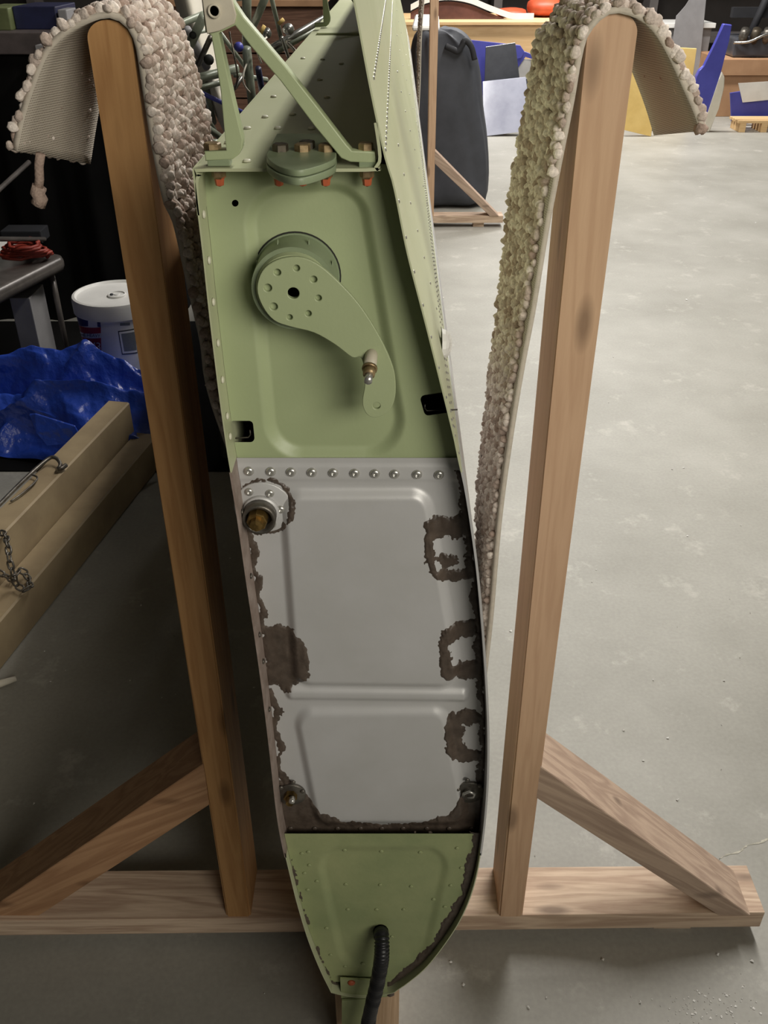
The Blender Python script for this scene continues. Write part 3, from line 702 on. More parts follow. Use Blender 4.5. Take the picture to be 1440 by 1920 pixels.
c5 = at(548,1496,yt-.012); lathe('drain_stem', c5, [(0.0034,0),(0.0034,0.006),(0.001,0.007)], BRIGHT, d1, 12, 'Y')
d2 = drain(880,1484,-1)
tube('drain_loop', [at(868,1494,yt-.006), at(870,1488,yt-.008), at(880,1484,yt-.009), at(890,1488,yt-.008), at(888,1494,yt-.007), at(876,1495,yt-.006)], 0.0018, BRIGHT, d2, 8)

# --- hose leaving the nose and the little bracket below it
hp = catmull([tuple(at(714,1752,YR+.060)), tuple(at(714,1750,YR+.011)), tuple(at(716,1762,YR-.004)), tuple(at(715,1800,YR-.018)), tuple(at(706,1850,YR-.026)), tuple(at(694,1900,YR-.033)), tuple(at(684,1960,YR-.04)), tuple(at(676,2040,YR-.05))], 26)
L_ = 0; rads = []
for i, p in enumerate(hp):
    if i: L_ += np.linalg.norm(hp[i]-hp[i-1])
    rads.append(0.0091+0.0007*math.cos(2*math.pi*L_/0.0042))
tube('hose', hp, rads, RUBBER, wing, 16)
nb = prism('nose_bracket', [at(638,1832,YR+.006), at(726,1836,YR+.006), at(726,1866,YR+.006), at(640,1870,YR+.006)], (0, -.0025, 0), GREEN_WORN, wing)
prism('nose_tab', [at(641,1873,YR+.002), at(712,1868,YR+.002), at(688,1935,YR+.002), at(641,1938,YR+.002)], (0, -.0025, 0), GREEN_WORN, nb)
lathe('copper_rivet', at(659,1841,YR+.004), [(0.0052,0),(0.0048,0.0025),(0.002,0.004),(0.0005,0.0042)], TORQUE, nb, 12, 'Y')

# ------------------------------------------------------------------ wooden block under the nose
xa, xb = at(629,1880,YR+.03).x, at(749,1880,YR+.03).x
zt_ = ZNOSE-.014
def rblock():
    pts = [(xa, YR+.028), (xb-.016, YR+.028)] + [(xb-.016+.016*math.sin(a), YR+.044-.016*math.cos(a)) for a in np.linspace(.25, math.pi/2, 5)] + [(xb, YR+.110), (xa, YR+.110)]
    o = prism('prop_block', [Vector((x, y, 0)) for x, y in pts], (0, 0, zt_), BLOCK, None, 0.001)
    return tag(o, 'short pale wooden block propping the nose of the green wing off the floor', 'wood block')
rblock()

# ------------------------------------------------------------------ carpet sling
def carpet():
    sl = thing('carpet_sling', 'looped beige carpet strip slung over the near stand and under the wing', 'carpet strip', (0, YF+.04, 0.1), 'carpet slings on the wing stands')
    left = [(33,284),(48,215),(70,150),(92,100),(125,66),(165,44),(205,34),(236,50),(253,84),(264,150),(283,270),(306,380),(324,420),(351,540),(374,640),(393,751)]
    right = [(915,1250),(926,1150),(941,980),(961,830),(984,690),(1005,580),(1030,430),(1055,300),(1077,190),(1091,110),(1106,62),(1145,26),(1192,34),(1222,56),(1250,100),(1280,165),(1298,205),(1313,246)]
    Np = [at(x, y, YF-.004) for x, y in left]
    low = [Vector((float(LX(z))-g, YF, z)) for z, g in ((.80,.026),(.65,.018),(.48,.016),(.34,.016),(.26,.017))]
    low += [Vector((float(LX(ZNOSE))+.01, YF, ZNOSE-.018)), Vector(((float(LX(ZNOSE))+float(RX(ZNOSE)))/2, YF, ZNOSE-.030)), Vector((float(RX(ZNOSE))-.005, YF, ZNOSE-.020))]
    low += [Vector((float(RX(z))+g, YF, z)) for z, g in ((.26,.017),(.34,.016),(.45,.016),(.52,.017))]
    Np += low
    nl = len(left); Np += [at(x, y, YF-.004) for x, y in right]
    sh = [.034,.032,.028,.022,.014,.008,.010,.012,.014,.020,.026,.030,.034,.036,.036,.030]   # sideways shift of the far edge
    dzs = [-.030,-.026,-.020,-.012,-.004,.002,.004,.004,.004] + [.004]*(nl-9)
    sh += [.012] + [0.0]*(len(low)-1); dzs += [0.0]*len(low)
    for i in range(len(right)):
        if i < 7: sh.append(-0.004-0.0022*i)
        elif i < 10: sh.append(-0.018)
        elif i < 13: sh.append(-0.010)
        else: sh.append(-0.014)
        dzs.append(.004 if i < 13 else -.004*(i-12))
    pts = [(p.x, p.z, a, b) for p, a, b in zip(Np, sh, dzs)]
    D = np.array(catmull(pts, 10)); dl = np.r_[0, np.cumsum(np.linalg.norm(np.diff(D[:,:2], axis=0), axis=1))]
    n = int(dl[-1]/0.008); s = np.linspace(0, dl[-1], n); Q = np.stack([np.interp(s, dl, D[:,k]) for k in range(4)], 1)
    T = np.gradient(Q[:,:2], axis=0); T /= np.linalg.norm(T, axis=1)[:,None]; Nn = np.stack([-T[:,1], T[:,0]], 1)  # pile side (outside)
    W = 0.094
    def P(i, u, h):   # i fractional index along, u across 0..1, h above backing
        i0 = int(min(max(i, 0), n-1.001)); f = i-i0
        q = Q[i0]*(1-f)+Q[min(i0+1, n-1)]*f; nn = Nn[i0]*(1-f)+Nn[min(i0+1, n-1)]*f
        return Vector((q[0]+q[2]*u+nn[0]*h, YF-.004+W*u, q[1]+q[3]*u+nn[1]*h))
    V = []; F = []; M = 9
    for h in (0.0, 0.0050):
        for i in range(n):
            for k in range(M): V.append(P(i, k/(M-1), h))
    o = n*M
    for i in range(n-1):
        for k in range(M-1):
            a = i*M+k; F += [(a, a+1, a+M+1, a+M), (o+a, o+a+M, o+a+M+1, o+a+1)]
        F += [(i*M, (i+1)*M, o+(i+1)*M, o+i*M), (i*M+M-1, o+i*M+M-1, o+(i+1)*M+M-1, (i+1)*M+M-1)]
    F += [tuple([k for k in range(M)]+[o+k for k in range(M-1,-1,-1)]), tuple([(n-1)*M+k for k in range(M)]+[o+(n-1)*M+k for k in range(M-1,-1,-1)])]
    mesh('backing', V, F, WEAVE, sl, True)
    # loops of yarn
    bm = bmesh.new(); bmesh.ops.create_icosphere(bm, subdivisions=2, radius=1.0)
    base = np.array([v.co[:] for v in bm.verts]); bf = np.array([[v.index for v in f.verts] for f in bm.faces]); bm.free()
    cols = 16; pitch = 0.0068; rows = int(dl[-1]/pitch); AV = []; AF = []; SH = []
    lo = sum(1 for _ in ())
    for r in range(rows):
        si = (r+0.5)*pitch/dl[-1]*(n-1)
        for c in range(cols+1):
            u = (c+0.5*(r % 2))/cols + random.uniform(-.02, .02)
            if u > 1.03 or u < -0.03: continue
            if u < 0.07 and 0.56 < r/rows < 0.90: continue
            p = P(si+random.uniform(-.25,.25), u, 0.0062+random.uniform(-.001,.0018)); i0 = int(min(si, n-2))
            if p.z < ZNOSE+.02: continue
            t = Vector((T[i0][0], 0, T[i0][1])); nn = Vector((Nn[i0][0], 0, Nn[i0][1])); b = Vector((0,1,0))
            ang = random.uniform(-.5,.5); t2 = t*math.cos(ang)+b*math.sin(ang); b2 = nn.cross(t2)
            sx, sy, sz = 0.0050*random.uniform(.85,1.25), 0.0030*random.uniform(.85,1.2), 0.0046*random.uniform(.7,1.35)
            B = base.copy(); B[:,1] += 0.18*np.sin(B[:,0]*3+random.uniform(0,6)); B *= (1+0.10*np.sin(B[:,0:1]*7+B[:,2:3]*5+random.uniform(0,6)))
            A = np.array(p)[None,:] + B[:,0:1]*sx*np.array(t2)[None,:] + B[:,1:2]*sy*np.array(b2)[None,:] + B[:,2:3]*sz*np.array(nn)[None,:]
            AF.append(bf+len(AV)*len(base)); AV.append(A); SH.append(np.full(len(base), random.random()))
    A = np.concatenate(AV); Fc = np.concatenate(AF)
    o = mesh('yarn_loops', A, Fc, YARN, sl, True, fix=False)
    at_ = o.data.attributes.new('shade', 'FLOAT', 'POINT'); at_.data.foreach_set('value', np.concatenate(SH).astype(np.float32)); stuff(o)
    # frayed threads
    Y0 = YF-.002
    fr = [([(76,288),(73,310),(74,335),(72,352)], 0.0042), ([(74,350),(70,362),(76,372),(71,384)], 0.0068)]
    for pts_, r in fr: tube('loose_thread', [at(x, y, Y0) for x, y in pts_], r, YARN, sl, 8)
    for pts_ in ([(178,205),(172,232),(176,245)], [(150,283),(148,298)], [(168,238),(170,252),(165,258)]): tube('loose_thread', [at(x, y, YF+.09) for x, y in pts_], 0.0013, YARN, sl, 6)
    for pts_ in ([(1305,236),(1316,240),(1322,246)], [(1308,240),(1312,248)]): tube('loose_thread', [at(x, y, Y0) for x, y in pts_], 0.0042, YARN, sl, 8)
    tube('loose_thread', [at(x, y, YF+.085) for x, y in ((952,560),(940,620),(932,690),(926,740),(914,800),(903,850),(902,880))], 0.0005, BOLTD, sl, 5)
    for i in range(14):   # fuzz on the far edge
        t = random.random(); y = 270+t*650; x = np.interp(y, [270,500,700,900],[985,955,935,912])-random.uniform(0,6)
        q0 = at(x, y, YF+.088); pts_ = [q0+Vector((random.uniform(-.005,.005), random.uniform(-.004,.004), random.uniform(-.005,.005))) for _ in range(5)]
        tube('loose_thread', [tuple(p) for p in catmull(pts_, 4)], 0.0016, YARN, sl, 5)
    return sl
sling = carpet()
SHIFT = (0.055, 3.31, 0.0)
copy_tree(stand, SHIFT, 'second timber stand far along the wing, in front of the black bag')
copy_tree(sling, SHIFT, 'far carpet strip hanging from the second stand beside the wing')

# ------------------------------------------------------------------ left side: beam, chain, tarp, bucket, bench
def beam():
    A = atz(292,886,0); B = atz(0,1258,0)
    d = (B-A).normalized(); n = Vector((d.y, -d.x, 0));
    if n.x > 0: n = -n                      # to the left
    far = A - d*0.05; near = B + d*0.55
    h1, h2, w1, w2 = 0.105, 0.205, 0.072, 0.140
    prof = [(0,0),(0,h1),(w1,h1),(w1,h2),(w2,h2),(w2,0)]
    t = thing('timber_beam', 'tan painted stepped timber beam lying on the floor beside the tarp', 'beam', tuple((far+near)/2))
    for nm, pr in (('lower_timber', [(0,0),(0,h1),(w1-.0015,h1),(w1-.0015,0)]), ('upper_timber', [(w1,0),(w1,h2),(w2,h2),(w2,0)])):
        prism(nm, [far+n*a+Vector((0,0,z)) for a, z in pr], near-far, TANP, t, 0.004)
    return t
beam()
def rod():
    t = thing('hooked_rod', 'thin rusty steel rod with a hooked end resting on the tan beam', 'rod', tuple(atz(60,900,0.20)))
    z = 0.216
    tube('shaft', [tuple(p) for p in catmull([tuple(atz(-60,1010,z)), tuple(atz(0,945,z)), tuple(atz(50,895,z)), tuple(atz(88,862,z+.01)), tuple(atz(103,858,z+.012)), tuple(atz(113,869,z+.004)), tuple(atz(110,878,z))], 5)], 0.005, STEEL, t, 8)
    tube('eye', [atz(108,880,z), atz(115,878,z), atz(124,872,z)], 0.006, STEEL, t, 8)
    tube('wire', [tuple(p) for p in catmull([tuple(atz(20,940,z-.004)), tuple(atz(45,922,z)), tuple(atz(70,898,z)), tuple(atz(60,890,z))], 5)], 0.0025, STEEL, t, 6)
rod()
def chain():
    t = thing('steel_chain', 'short rusty chain bunched on the tan beam at the left edge', 'chain', tuple(atz(30,1060,0.12)))
    path = [(-30,1000,.21),(5,1000,.212),(14,1020,.212),(18,1050,.19),(24,1075,.16),(30,1095,.125),(45,1105,.118),(56,1098,.118),(50,1080,.118),(38,1070,.13),(22,1085,.125),(12,1080,.125),(-4,1072,.13)]
    P = np.array(catmull([tuple(atz(x, y, z)) for x, y, z in path], 12)); dl = np.r_[0, np.cumsum(np.linalg.norm(np.diff(P, axis=0), axis=1))]
    n = int(dl[-1]/0.017)
    ring = []
    for k in range(12):
        a = 2*math.pi*k/12; ring.append(Vector((0.008*math.copysign(1, math.cos(a))*0.5+0.0085*math.cos(a)*0.8, 0.0065*math.sin(a), 0)))
    V, F = [], []
    for k, p in enumerate(ring):
        tn = (ring[(k+1)%12]-ring[k-1]).normalized(); nn = Vector((0,0,1)); b = tn.cross(nn)
        for j in range(6): a = j*math.pi/3; V.append(p+(nn*math.cos(a)+b*math.sin(a))*0.0024)
    for k in range(12):
        for j in range(6): F.append((k*6+j, k*6+(j+1)%6, ((k+1)%12)*6+(j+1)%6, ((k+1)%12)*6+j))
    me = bpy.data.meshes.new('link'); me.from_pydata(V, [], F); me.materials.append(STEEL); me.polygons.foreach_set('use_smooth', [True]*len(F))
    for i in range(n):
        s = (i+.5)*dl[-1]/n; p = Vector([np.interp(s, dl, P[:,k]) for k in range(3)]); q = Vector([np.interp(s+.004, dl, P[:,k]) for k in range(3)])
        rot = (q-p).to_track_quat('X', 'Z').to_euler(); m = Matrix.Rotation(math.pi/2*(i % 2)+.4, 4, 'X')
        o = inst('link', me, (0,0,0), t); o.location = p; o.rotation_euler = ((q-p).to_track_quat('X','Z').to_matrix().to_4x4() @ m).to_euler()
chain()
def tarp():
    nx, ny = 190, 120; x0, x1 = -1.75, -0.66; y0, y1 = 2.40, 2.74
    V = []
    for j in range(ny):
        for i in range(nx):
            u = i/(nx-1); v = j/(ny-1); x = x0+(x1-x0)*u
            X = (x+1.2)/0.54
            ridge = np.interp(x, [-1.75,-1.45,-1.15,-.95,-.80,-.70,-.66], [.17,.215,.26,.280,.218,.160,.14])
            bulge = np.interp(x, [-1.75,-1.4,-1.2,-1.0,-.85,-.72,-.66], [.10,.13,.14,.17,.175,.15,.11])
            hem = np.interp(x, [-1.75,-1.3,-1.1,-.95,-.80,-.74,-.66], [.03,.02,.02,.03,.10,.105,.05])
            z = np.interp(v, [0,.06,.16,.26,.42,.52,.60,.72,.82,.92,1.0], [hem*.6, hem, hem+.25*(bulge-hem), hem+.75*(bulge-hem), bulge, bulge*.93, bulge*.97+.01, ridge*.86+.01, ridge, ridge*.72, ridge*.35])
            nrm = noise.noise((x*5, v*3.2, .3))*.045 + (abs(noise.noise((x*7+v*3, v*5-x*3, 4.4)))-.2)*.045 + (abs(noise.noise((x*19, v*11+x*8, 7.7)))-.2)*.012 + .035*math.exp(-((v-.36-.10*math.sin(x*5))/.05)**2) + .03*math.exp(-((x+1.22-.35*v)/.03)**2) - .03*math.exp(-((v-.60-.06*math.sin(x*7+1))/.05)**2)
            edge = min(1, v/.12+.25)*min(1, (1-u)/.06+.2)
            yy = y0+(y1-y0)*v - .05*math.sin(x*6)*(1-v) + noise.noise((x*6, v*5, 8.8))*.04*edge
            V.append((x+noise.noise((x*7, v*6, 2.2))*.03*edge, yy, max(0.009, z+nrm*edge)))
    F = [(j*nx+i, j*nx+i+1, (j+1)*nx+i+1, (j+1)*nx+i) for j in range(ny-1) for i in range(nx-1)]
    t = thing('blue_tarp', 'crumpled glossy blue plastic tarp heaped behind the tan beam', 'tarp', (-1.2, 2.5, 0.0))
    o = mesh('sheet', V, F, TARP, t, True)
    md = o.modifiers.new('sub', 'SUBSURF'); md.levels = 1; md.render_levels = 1
    g = at(76,800,2.405); V_, F_ = lathe_mesh([(0.006,0),(0.012,0),(0.012,0.004),(0.006,0.004),(0.006,0)], 16, 'Y')
    mesh('grommet', [Vector(v)+g for v in V_], F_, BRIGHT, t, True)
    # folded flap with the grommet
    fl = [at(55,778,2.415), at(66,777,2.41), at(140,800,2.40), at(150,818,2.40), at(132,832,2.39), at(88,836,2.38), at(68,812,2.39)]
    prism('flap', fl, (0, .006, .002), TARP, t, 0.001)
tarp()
def bucket():
    bx, by = -0.872*1.02, 2.895; H = 0.375; t = thing('plastic_bucket', 'white plastic bucket with lid and red label behind the blue tarp', 'bucket', (bx, by, 0))
    r0, r1 = 0.118, 0.132
    prof = [(r0*.2,.0042),(r0,.0042),(r0,.006)]+[(r0+(r1-r0)*k/6, .004+(.33-.004)*k/6) for k in range(1,7)]
    autosmooth(lathe('body', (bx,by,0), prof, WHITE, t, 48), 40)
    lid = autosmooth(lathe('lid', (bx,by,0), [(r1*.9,.322),(r1+.006,.322),(r1+.007,.362),(r1+.004,.372),(r1-.004,.374),(r1-.010,.366),(r1*.2,.366)], WHITE, t, 48), 35)
    autosmooth(lathe('spout_cap', (bx+.01,by-.01,0), [(.030,.364),(.030,.371),(.026,.373),(.024,.369),(.010,.369),(.008,.372),(.002,.372)], WHITE, lid, 24), 35)
    lathe('spout_hole', (bx-.006,by-.014,0), [(.006,.368),(.006,.3735),(.001,.3735)], LABELK, lid, 12)
    def cyl(px, py):
        d = ray(px, py); o = Vector((0,0,CAM_H)); r = 0.1275
        ox, oy = -bx, -by; a = d.x**2+d.y**2; b = 2*(d.x*ox+d.y*oy); c = ox*ox+oy*oy-r*r; D = max(b*b-4*a*c, 0); s = (-b-math.sqrt(D))/(2*a)
        p = o+d*s; z = p.z; rr = r0+(r1-r0)*(z-.004)/.326; return math.atan2(p.y-by, p.x-bx), z
    def decal(name, q, m, e=0.0008, nu=10, par=None):
        c = [cyl(*p) for p in q]; V = []; F = []
        for j in (0,1):
            for i in range(nu+1):
                u = i/nu; a0 = c[0][0]+(c[1][0]-c[0][0])*u; a1 = c[3][0]+(c[2][0]-c[3][0])*u; z0 = c[0][1]+(c[1][1]-c[0][1])*u; z1 = c[3][1]+(c[2][1]-c[3][1])*u
                a = a0 if j == 0 else a1; z = z0 if j == 0 else z1; rr = r0+(r1-r0)*(z-.004)/.326+e; V.append((bx+rr*math.cos(a), by+rr*math.sin(a), z))
        for i in range(nu): F.append((i, i+1, nu+1+i+1, nu+1+i))
        return mesh(name, V, F, m, par or t)
    lb = decal('label', [(142,608),(190,613),(190,660),(148,650)], LABELR)
    decal('label_stripe', [(144,621),(190,624),(190,633),(145,630)], WHITE, .0012, par=lb)
    decal('label_panel', [(145,592),(167,594),(167,611),(146,609)], LABELB, par=lb); decal('label_panel', [(183,595),(189,595),(190,613),(184,612)], LABELB, par=lb)
    k = decal('spec_box', [(221,620),(252,615),(258,662),(229,665)], LABELK); decal('spec_panel', [(223,622),(253,617),(257,660),(230,663)], WHITE, .0012, par=k); decal('spec_print', [(227,625),(253,621),(256,656),(233,659)], LABELG, .0016, par=k)
    decal('small_print', [(225,605),(243,604),(243,609),(225,610)], LABELG, par=k); decal('small_print', [(223,594),(240,591),(240,595),(223,598)], LABELG, par=k)
    # lettering wrapped on the body
    def letters(txt, px0, py0, h, wpx, m):
        cu = bpy.data.curves.new('lettering', 'FONT'); cu.body = txt; cu.size = 1; cu.extrude = 0
        tmp = bpy.data.objects.new('tmp', cu); C.objects.link(tmp); dg = bpy.context.evaluated_depsgraph_get(); dg.update()
        me = bpy.data.meshes.new_from_object(tmp.evaluated_get(dg)); bpy.data.objects.remove(tmp)
        xs = [v.co.x for v in me.vertices]; ys = [v.co.y for v in me.vertices]; X0, X1, Y0, Y1 = min(xs), max(xs), min(ys), max(ys)
        for v in me.vertices:
            a, z = cyl(px0+(v.co.x-X0)/(X1-X0)*wpx, py0-(v.co.y-Y0)/(Y1-Y0)*h+(v.co.x-X0)/(X1-X0)*2); rr = r0+(r1-r0)*(z-.004)/.326+.0018; v.co = (bx+rr*math.cos(a), by+rr*math.sin(a), z)
        me.name = 'lettering'; me.materials.clear(); me.materials.append(m); link(bpy.data.objects.new('lettering', me), lb)
    letters('THE HEAVY', 148, 630, 6, 41, LABELK); letters('Ed3', 161, 655, 15, 28, WHITE)
bucket()
tag(box('shade_sheet', -2.95, -0.46, 2.36, 3.612, 0.0, 0.004, BLACKVOID), 'large black sheet added on the floor as shade under the bucket and bench', 'shade sheet')  # added sheet, painted black to imitate deep shade on the floor
def bench():
    z = 0.40; t = thing('metal_bench', 'low grey metal bench with rounded edges in the dark left of the bucket', 'bench', (-1.45, 3.1, 0))
    a = atz(128,475,z); b = atz(0,540,z)
    e = (b-a); e.z = 0; L = e.length; e.normalize(); n = Vector((e.y, -e.x, 0)); n = n if n.y > 0 else -n
    A = a; Bq = a+e*(L+.75)
    c = [A, Bq, Bq+n*.42, A+n*.42]; out = []; rc = .05
    for k in range(4):
        u = (c[k-1]-c[k]).normalized(); v = (c[(k+1)%4]-c[k]).normalized()
        for h in range(7):
            a_ = math.pi/2*h/6; p = c[k]+u*rc*(1-math.sin(a_))+v*rc*(1-math.cos(a_)); out.append((p.x, p.y))
    autosmooth(plate('top', out, [], 'Z', z-.055, .055, BENCHG, t, .02), 50)
    feet = [A+e*.05+n*.05, A+e*.05+n*.37, A+e*(L+.6)+n*.05, A+e*(L+.6)+n*.37]
    for f in feet: tube('leg', [(f.x,f.y,z-.05),(f.x,f.y,0.0042)], .011, BENCHG, t, 8)
    tube('stretcher', [feet[0]+Vector((0,0,z-.08)), feet[2]+Vector((0,0,.06))], .008, BENCHG, t, 8)
    tube('stretcher', [feet[2]+Vector((0,0,z-.08)), feet[0]+Vector((0,0,.06))], .008, BENCHG, t, 8)
    # coil of cord, paper, small dark box on top
    c = atz(50,480,z+.02); pts = []
    for k in range(120):
        a_ = k*.33; r = .055+.018*math.sin(k*.7)+.01*random.random(); pts.append((c.x+r*math.cos(a_)*1.1, c.y+r*math.sin(a_)*.75, z+.014+.00042*k+.006*random.random()))
    cd = tube('cord_coil', pts, .006, REDW, None, 6); tag(cd, 'tangled coil of red cord lying on the grey metal bench', 'cord')
    p0 = atz(10,470,z+.004); pp = prism('paper_sheet', [Vector((p0.x-.10,p0.y-.06,z+.001)), Vector((p0.x+.03,p0.y-.05,z+.001)), Vector((p0.x+.05,p0.y+.05,z+.03)), Vector((p0.x-.08,p0.y+.06,z+.03))], (0,0,.002), WHITE); tag(pp, 'crumpled white paper beside the red cord on the metal bench', 'paper')
    p1 = atz(45,452,z); bb = box('dark_case', p1.x-.07, p1.x+.08, p1.y-.03, p1.y+.06, z+.0005, z+.045, BLACKCLOTH, None, .004); tag(bb, 'small dark case at the back of the grey metal bench', 'case')
    p2 = atz(35,600,0.0)
    q0, q1 = at(14,545,3.05), at(52,545,3.05); bx_ = box('white_carton', q0.x, q1.x, 3.05, 3.20, 0.0052, 0.30, GREYP, None, .003); tag(bx_, 'white carton under the grey metal bench, coloured grey as if in shade', 'carton')  # white carton; the dimness under the bench is put into its grey
bench()
def workbench():
    x0, x1, y0, y1 = -2.9, -0.86, 3.62, 4.3; t = thing('workbench', 'dark workbench with black sheeting hung below its top at the far left', 'workbench', ((x0+x1)/2, (y0+y1)/2, 0))
    zt = at(40,60,y0).z
    box('top', x0, x1-.02, y0-.02, y1, zt-.07, zt, BENCHT, t, .004)
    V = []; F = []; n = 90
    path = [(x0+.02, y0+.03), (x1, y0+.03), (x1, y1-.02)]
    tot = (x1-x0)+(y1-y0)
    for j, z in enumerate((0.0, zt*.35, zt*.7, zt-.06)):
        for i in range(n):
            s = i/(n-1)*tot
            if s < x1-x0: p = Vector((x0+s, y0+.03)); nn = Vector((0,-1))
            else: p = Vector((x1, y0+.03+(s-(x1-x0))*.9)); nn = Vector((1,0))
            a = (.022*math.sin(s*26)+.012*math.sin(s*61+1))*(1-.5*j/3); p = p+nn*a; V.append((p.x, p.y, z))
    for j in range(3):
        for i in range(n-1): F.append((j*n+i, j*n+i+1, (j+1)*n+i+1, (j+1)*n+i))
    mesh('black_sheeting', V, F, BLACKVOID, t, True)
    def on(name, pa, pb, y, dy, dz0, m, label, cat):
        a = at(*pa, y); b = at(*pb, y); o = box(name, a.x, b.x, y, y+dy, zt, max(a.z, zt+dz0), m, None, .004); tag(o, label, cat)
    on('navy_case', (22,12), (103,12), 3.72, .25, .05, NAVY, 'dark navy case lying on the dark workbench', 'case')
    on('olive_case', (-40,15), (14,15), 3.68, .25, .05, OLIVE, 'olive green case at the left end of the workbench', 'case')
    on('small_carton', (107,18), (124,18), 3.70, .12, .05, GREYP, 'small grey carton at the right end of the workbench', 'carton')
    a = at(70,58,3.59); tag(box('wall_ledge_tray', a.x, a.x+.12, 3.60-.06, 3.598, zt-.05, zt-.035, GREYP), 'small grey tray clipped to the front edge of the workbench', 'tray')
workbench()

# ------------------------------------------------------------------ airframe and cowling seen behind the bracket
def airframe():
    Y = 2.35; t = thing('tube_airframe', 'welded grey-green tube frame with fittings standing behind the wing bracket', 'airframe', (-0.55, Y, 0))
    px_r = lambda p, Y_: p/FOC*(at(720,100,Y_)-Vector((0,0,CAM_H))).length*0.97
    spec = [((250,80),(395,22),6,TUBEG,0),((300,76),(395,56),3,TUBEG,.05),((382,30),(340,120),8,TUBEG,-.03),((350,55),(388,125),8,GREYP,.1),((330,158),(445,128),8,TUBEG,.05),((340,175),(432,150),5,TUBEG,.08),((360,166),(480,222),4,BLUEP,.12),
            ((408,55),(470,140),4,TUBEG,.1),((463,-40),(462,95),8,TUBEG,.02),((462,90),(480,260),8,TUBEG,.02),((484,128),(496,200),6,NAVY,.2),((440,165),(470,120),4,CHROME,.1),((505,92),(616,30),6,CHROME,.15),((510,102),(616,42),5,TUBEG,.18),
            ((505,-20),(528,75),4,TUBEG,.05),((528,70),(548,130),3,CHROME,.05),((536,78),(560,105),2,CREAM,.1),((425,0),(600,-20),4,TUBEG,.2),((380,145),(400,230),7,TUBEG,.25),((395,70),(372,120),5,STEEL,.05),((440,140),(500,150),5,TUBEG,.2),((500,-10),(470,60),7,TUBEG,.2),
            ((352,170),(400,245),7,TUBEG,.05),((355,215),(420,262),6,TUBEG,-.1)]
    for (a, b, r, m, dy) in spec: tube('tube', [at(*a, Y+dy), at(*b, Y+dy+.1)], px_r(r, Y), m, t, 10)
    for (p, r, m, dy) in (((448,88),8,BLUEP,0),((541,55),10,CHROME,.1),((500,62),9,CHROME,.1),((484,75),7,CHROME,.05),((362,66),6,DARKHOLE,-.02),((392,112),9,DARKHOLE,.08)):
        c = at(*p, Y+dy); rr = px_r(r, Y); V = []; F = []
        for i in range(7):
            for k in range(10):
                th = math.pi*i/6; V.append(c+Vector((rr*math.sin(th)*math.cos(k*math.pi/5)*(1+.2*math.sin(3*k)), rr*math.sin(th)*math.sin(k*math.pi/5), rr*math.cos(th))))
        for i in range(6):
            for k in range(10): F.append((i*10+k, i*10+(k+1)%10, (i+1)*10+(k+1)%10, (i+1)*10+k))
        mesh('fitting', V, F, m, t, True)
    for p, q in (((488,64),(496,48)),((522,45),(532,36))): tube('tag', [at(*p, Y), at(*q, Y)], px_r(3.5, Y), YELLOW, t, 6)
    for k, (p, q, r_) in enumerate((((430,60),(445,140),(437,175)),((470,100),(455,150),(475,180)),((540,80),(556,100),(548,125)),((500,70),(482,90),(490,118)))):
        tube('wire', [tuple(v) for v in catmull([tuple(at(*p, Y+.05)), tuple(at(*q, Y)), tuple(at(*r_, Y+.08))], 6)], px_r(1.6, Y), CREAM if k % 2 else BOLTD, t, 6)
    # feet down to the floor
    for p in ((470,262),(400,262),(352,180)):
        a = at(*p, Y+.1); tube('leg', [a, (a.x, a.y, 0.0)], .014, TUBEG, t, 8)
airframe()
def cowl():
    t = []; A = catmull([(318,-30),(352,90),(392,190),(428,268),(440,330)], 6); B = catmull([(372,-30),(400,90),(432,180),(452,240),(452,330)], 6)
    V = []; F = []; m = 9
    for i, (a, b) in enumerate(zip(A, B)):
        for k in range(m):
            f = k/(m-1); Y = 2.72-.14*math.sin(math.pi*f); p = at(a[0]+(b[0]-a[0])*f, a[1]+(b[1]-a[1])*f, Y); V.append(p)
    n = len(A); V += [v+Vector((0,.02,0)) for v in V]; o = n*m
    for i in range(n-1):
        for k in range(m-1):
            q = i*m+k; F += [(q,q+1,q+m+1,q+m),(o+q,o+q+m,o+q+m+1,o+q+1)]
        F += [(i*m,(i+1)*m,o+(i+1)*m,o+i*m),(i*m+m-1,o+i*m+m-1,o+(i+1)*m+m-1,(i+1)*m+m-1)]
    F += [tuple(range(m))+tuple(range(o+m-1,o-1,-1)), tuple(range((n-1)*m,n*m))+tuple(range(o+n*m-1,o+(n-1)*m-1,-1))]
    root = thing('white_cowling', 'cream curved cowling panel leaning behind the left carpet strip', 'cowling', (-.5, 2.7, 0))
    mesh('panel', V, F, CREAM, root, True); zb = min(v.z for v in V)
    xs = [v.x for v in V[-m*2:]]; xm = sum(xs)/len(xs); box('prop', xm-.04, xm+.04, 2.60, 2.72, 0, zb+.03, CRATE, root)
cowl()
def crate():
    a = at(300,8,5.2); b = at(605,8,5.2); t = thing('brown_crate', 'brown wooden crate behind the tube frame', 'crate', ((a.x+b.x)/2, 5.5, 0))
    zt = at(500,12,5.2).z; n = 5
    for k in range(n):
        z0 = zt*k/n; box('slat', a.x, b.x, 5.2, 5.22, z0+.004, z0+zt/n-.004, CRATE, t, .002)
    box('inner', a.x+.01, b.x-.01, 5.225, 5.8, 0, zt-.01, CRATE, t)
    lidx = box('lid', a.x-.01, b.x+.01, 5.18, 5.82, zt, zt+.03, CARD, t, .003)
    c = at(420,25,5.0); tag(box('tan_carton', at(310,0,5.25).x, at(400,0,5.25).x, 5.25, 5.5, zt+.03, zt+.30, CARD, None, .004), 'tan cardboard carton on top of the brown crate', 'carton')
crate()

